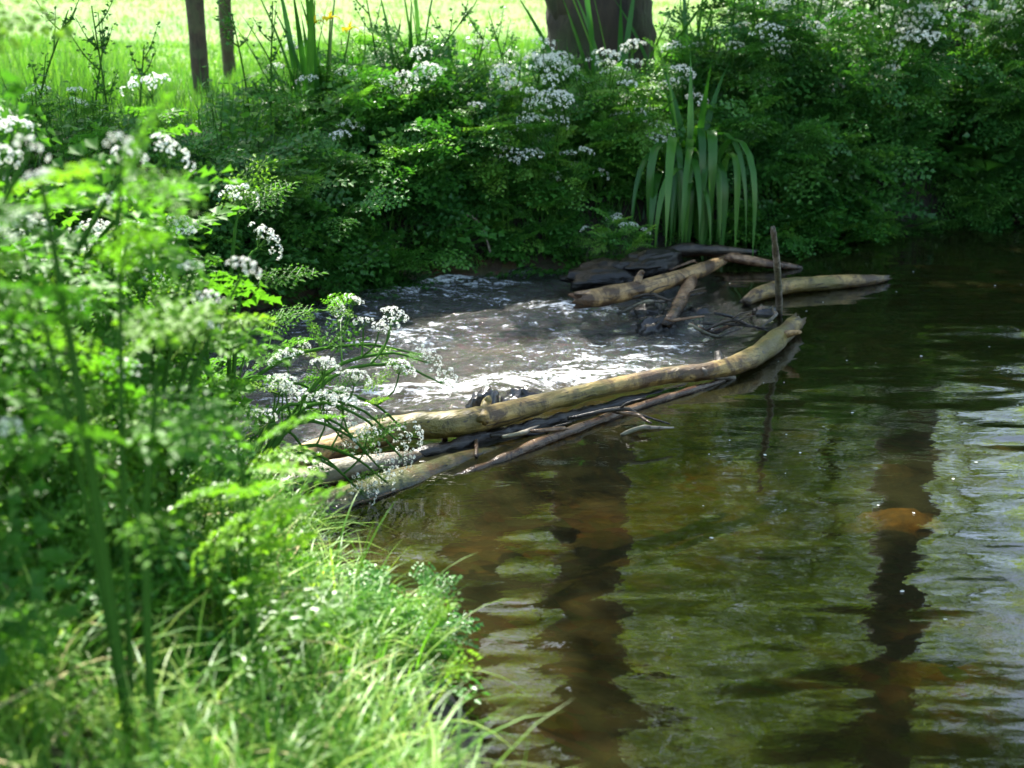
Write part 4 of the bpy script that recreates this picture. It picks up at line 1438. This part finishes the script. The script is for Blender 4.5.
log('fallen_branch', 'thin reddish branch lying in the water in front of the long pale log', 'branch',
    [(455, 478, -.012, .014), (500, 460, .002, .02), (545, 441, .01, .023), (610, 417, .008, .024), (650, 403, .008, .02), (690, 391, .01, .018), (728, 379, .0, .012)], M_LOG_RED, 12, 50, .2, 16, 7)
log('sunken_log', 'algae-green sunken log just under the surface below the white flowers', 'log',
    [(270, 540, -.05, .09), (330, 516, -.04, .10), (400, 492, -.04, .095), (455, 470, -.038, .07), (505, 453, -.03, .035)], M_LOG_MOSS, 18, 40, .1, 8, 8)
log('fallen_branch', 'thin straw-coloured twig drifting over the sunken green log', 'branch',
    [(345, 505, .004, .005), (368, 500, .006, .006), (398, 490, .005, .004)], M_LOG_TAN, 8, 14, .1, 20, 9)
log('fallen_log', 'tan broken log with a snapped brown end, lying above the riffle before the black slab', 'log',
    [(579, 300, .06, .05), (600, 297, .07, .055), (640, 289, .075, .052), (680, 277, .08, .05), (706, 268, .08, .045), (722, 261, .08, .03)], M_LOG_TAN, 18, 36, .14, 10, 10, .8,
    stubs=[('branch_stub', [(637, 285, .1, .02), (640, 275, .14, .016), (643, 271, .16, .01)], M_LOG_TAN),
           ('side_branch', [(692, 280, .06, .03), (682, 298, .03, .032), (671, 318, .0, .028), (665, 326, -.03, .024)], M_LOG_RED)])
log('fallen_log', 'yellowish log with a sunlit pale end, beyond the upright grey stick', 'log',
    [(744, 303, .01, .035), (760, 294, .035, .05), (790, 286, .04, .055), (830, 283, .03, .05), (865, 281, .02, .04), (888, 278, .015, .022)], M_LOG, 18, 34, .12, 9, 11, .6)
log('standing_stick', 'bare grey stick standing upright in the dam near the thick end of the long log', 'stick',
    [(779, 330, -.1, .022), (779, 300, .10, .021), (777, 265, .33, .019), (773, 228, .55, .014)], M_LOG_GREY, 10, 24, .15, 14, 12, .9)
log('fallen_log', 'dark soaked log with a reddish middle, lying at the far waterside behind the stick', 'log',
    [(672, 252, .06, .035), (705, 252, .06, .035), (735, 258, .05, .034), (770, 264, .03, .03), (800, 268, .0, .022)], M_LOG_RED, 14, 30, .22, 12, 13)
log('fallen_log', 'blackish soaked log leaning on the black slab at the far waterside', 'log',
    [(640, 262, .05, .04), (680, 250, .09, .04), (720, 250, .09, .03), (756, 252, .07, .02)], M_LOG_DARK, 12, 26, .25, 12, 14)
# brushwood caught in the dam
r = np.random.default_rng(31)
for k in range(26):
    px, py = [(650, 300), (700, 305), (720, 330), (740, 320), (620, 415), (540, 440), (480, 430), (690, 262), (610, 268), (765, 312)][k % 10]
    px += r.normal(0, 16); py += r.normal(0, 7)
    c = P(px, py, r.uniform(.0, .05))
    a = r.normal(.45, .6); L = r.uniform(.12, .38)
    d = np.array([math.cos(a), math.sin(a), r.normal(0, .12)])
    g = Geo()
    bend = r.normal(0, .03, 3)
    tube(g, [-d * L / 2, bend, d * L * .2 + bend * .6, d * L / 2], [.006, .008, .006, .003], 6, 14, 0, .5, .25, 30, k)
    if k % 3 == 0:
        tube(g, [bend, bend + np.array([.03, -.02, .03]), bend + np.array([.09, -.03, .05])], [.005, .004, .002], 5, 6, 0, .5, .2, 30, k)
    tag(link('twig', g.mesh('twig', [[M_LOG_DARK, M_LOG_RED, M_LOG_GREY][k % 3]], True), None, tuple(c)), 'small broken twig caught among the logs and stones of the dam', 'twig', 'broken twigs caught in the dam')
p0 = PY(437, 236, 7.55)
tw = Geo()
tube(tw, [PY(437, 240, 7.5) - p0, PY(452, 222, 7.45) - p0, PY(468, 215, 7.45) - p0, PY(482, 228, 7.45) - p0, PY(491, 255, 7.45) - p0], [.009, .01, .009, .008, .006], 7, 22, 0, .5, .1, 20)
tag(link('dead_twig', tw.mesh('dead_twig', [M_LOG_GREY], True), None, tuple(p0)), 'arching dead twig hanging from the far bank over the riffle', 'twig')


def rock(label, px, py, z, sx, sy, sz, seed, mat=None, rz=0.0, name='wet_stone', cat='stone'):
    import bmesh
    bm = bmesh.new()
    bmesh.ops.create_icosphere(bm, subdivisions=4, radius=1)
    V = np.array([v.co[:] for v in bm.verts])
    d = 1 + .28 * fbm(V[:, 0] * 1.1, V[:, 1] * 1.1, V[:, 2] * 1.1, 4, seed)
    cell = np.round(V * 1.6 + .3 * fbm(V[:, 0] * 2, V[:, 1] * 2, V[:, 2] * 2, 1, seed + 5)[:, None]) / 1.6
    V = (V * .72 + cell * .28) * d[:, None] * np.array([sx, sy, sz])
    for v, c in zip(bm.verts, V):
        v.co = c
    for f in bm.faces:
        f.smooth = True
    me = bpy.data.meshes.new(name)
    bm.to_mesh(me); bm.free()
    me.materials.append(mat or M_STONE_WET)
    p = P(px, py, z)
    o = link(name, me, None, tuple(p))
    o.rotation_euler = (0, 0, rz)
    return tag(o, label, cat)


rock('black wet stone poking out behind the long pale log next to its stub', 484, 408, .05, .05, .06, .08, 1)
rock('low grey wet stone just past the stub on the riffle side of the long log', 524, 402, .0, .09, .06, .05, 2)
rock('black soaked slab of rotten bark at the far waterside above the riffle', 608, 276, .02, .23, .11, .075, 3, M_LOG_DARK, .5, 'bark_slab', 'bark')
rock('second black slab of bark tilted behind the tan broken log', 650, 262, .07, .22, .09, .06, 4, M_LOG_DARK, .7, 'bark_slab', 'bark')
rock('black wet stone under the tan broken log by its side branch', 645, 314, -.06, .08, .06, .055, 5)
rock('black wet stone in the dam between the side branch and the lone sparkle', 700, 318, -.07, .09, .06, .05, 6)
rock('flat dark stone under the foot of the upright stick', 765, 318, -.03, .09, .07, .05, 7)
rock('small dark stone in the riffle before the white water', 600, 340, -.10, .07, .04, .035, 8)
rock('dark stone breaking the riffle beside the tan log end', 655, 330, -.07, .09, .06, .06, 9)
rock('dark wet stone between the long log and the thin reddish branch', 560, 425, -.03, .07, .04, .04, 10)
rock('tiny black stone in the gap under the long log near its small peg', 470, 440, -.02, .05, .04, .04, 12)
for k, (px, py, s, lab) in enumerate([(878, 477, .1, 'amber slab coloured as sunlit bed under the pool, farther of the pair in open water'), (900, 526, .11, 'amber slab coloured as sunlit bed under the pool, nearer one of the pair in open water'),
                                      (975, 458, .15, 'long amber slab coloured as sunlit bed under the pool by the frame edge'), (790, 440, .08, 'dim amber slab coloured as sunlit bed under the middle of the pool'),
                                      (400, 610, .11, 'amber slab coloured as sunlit bed in the shallows beside the near bank grass'), (1010, 288, .13, 'amber slab coloured as sunlit bed under the shaded far end of the pool')]):
    rock(lab, px, py, -.0, s * 1.35, s * .95, .03, 50 + k, M_SUNLIT_BED, .1 * k, 'sunlit_bed_patch')  # flat amber slabs stand in for sun patches on the bed
    o = [q for q in bpy.data.objects if q.get('label') == lab][0]
    d = np.array(o.location) - np.array(cam.location)
    t = (-.12 - CAM_H) / d[2]
    o.location = Vector(np.array(cam.location) + d * t)
    o.scale = (1, 1, 1.0)

# petals drifting on the pool
g = Geo()
aa = np.arange(6) / 6 * 2 * PI
pet = np.column_stack([np.cos(aa), np.sin(aa) * .7, np.where(np.arange(6) % 2, .1, .0)])
n = 90
x = rng.uniform(.2, 3.2, n); y = 3.0 + rng.uniform(0, 1, n) * 4.4
ok = (riffle_mask(x, y) < .01) & (signed(x, y) < -.1)
x, y = x[ok], y[ok]
s = rng.uniform(.003, .008, len(x))
g.stamp(pet, [(np.array([[0, 1, 2, 3], [0, 3, 4, 5]]), 0)], rot_zyx(rng.uniform(0, 6, len(x)), 0 * x, 0 * x) * s[:, None, None], np.column_stack([x, y, np.full(len(x), .004)]), np.full(len(x), .5))
tag(link('petals', g.mesh('petals', [M_FLORET])), 'tiny white petals drifting on the pool', 'petals', kind='stuff')
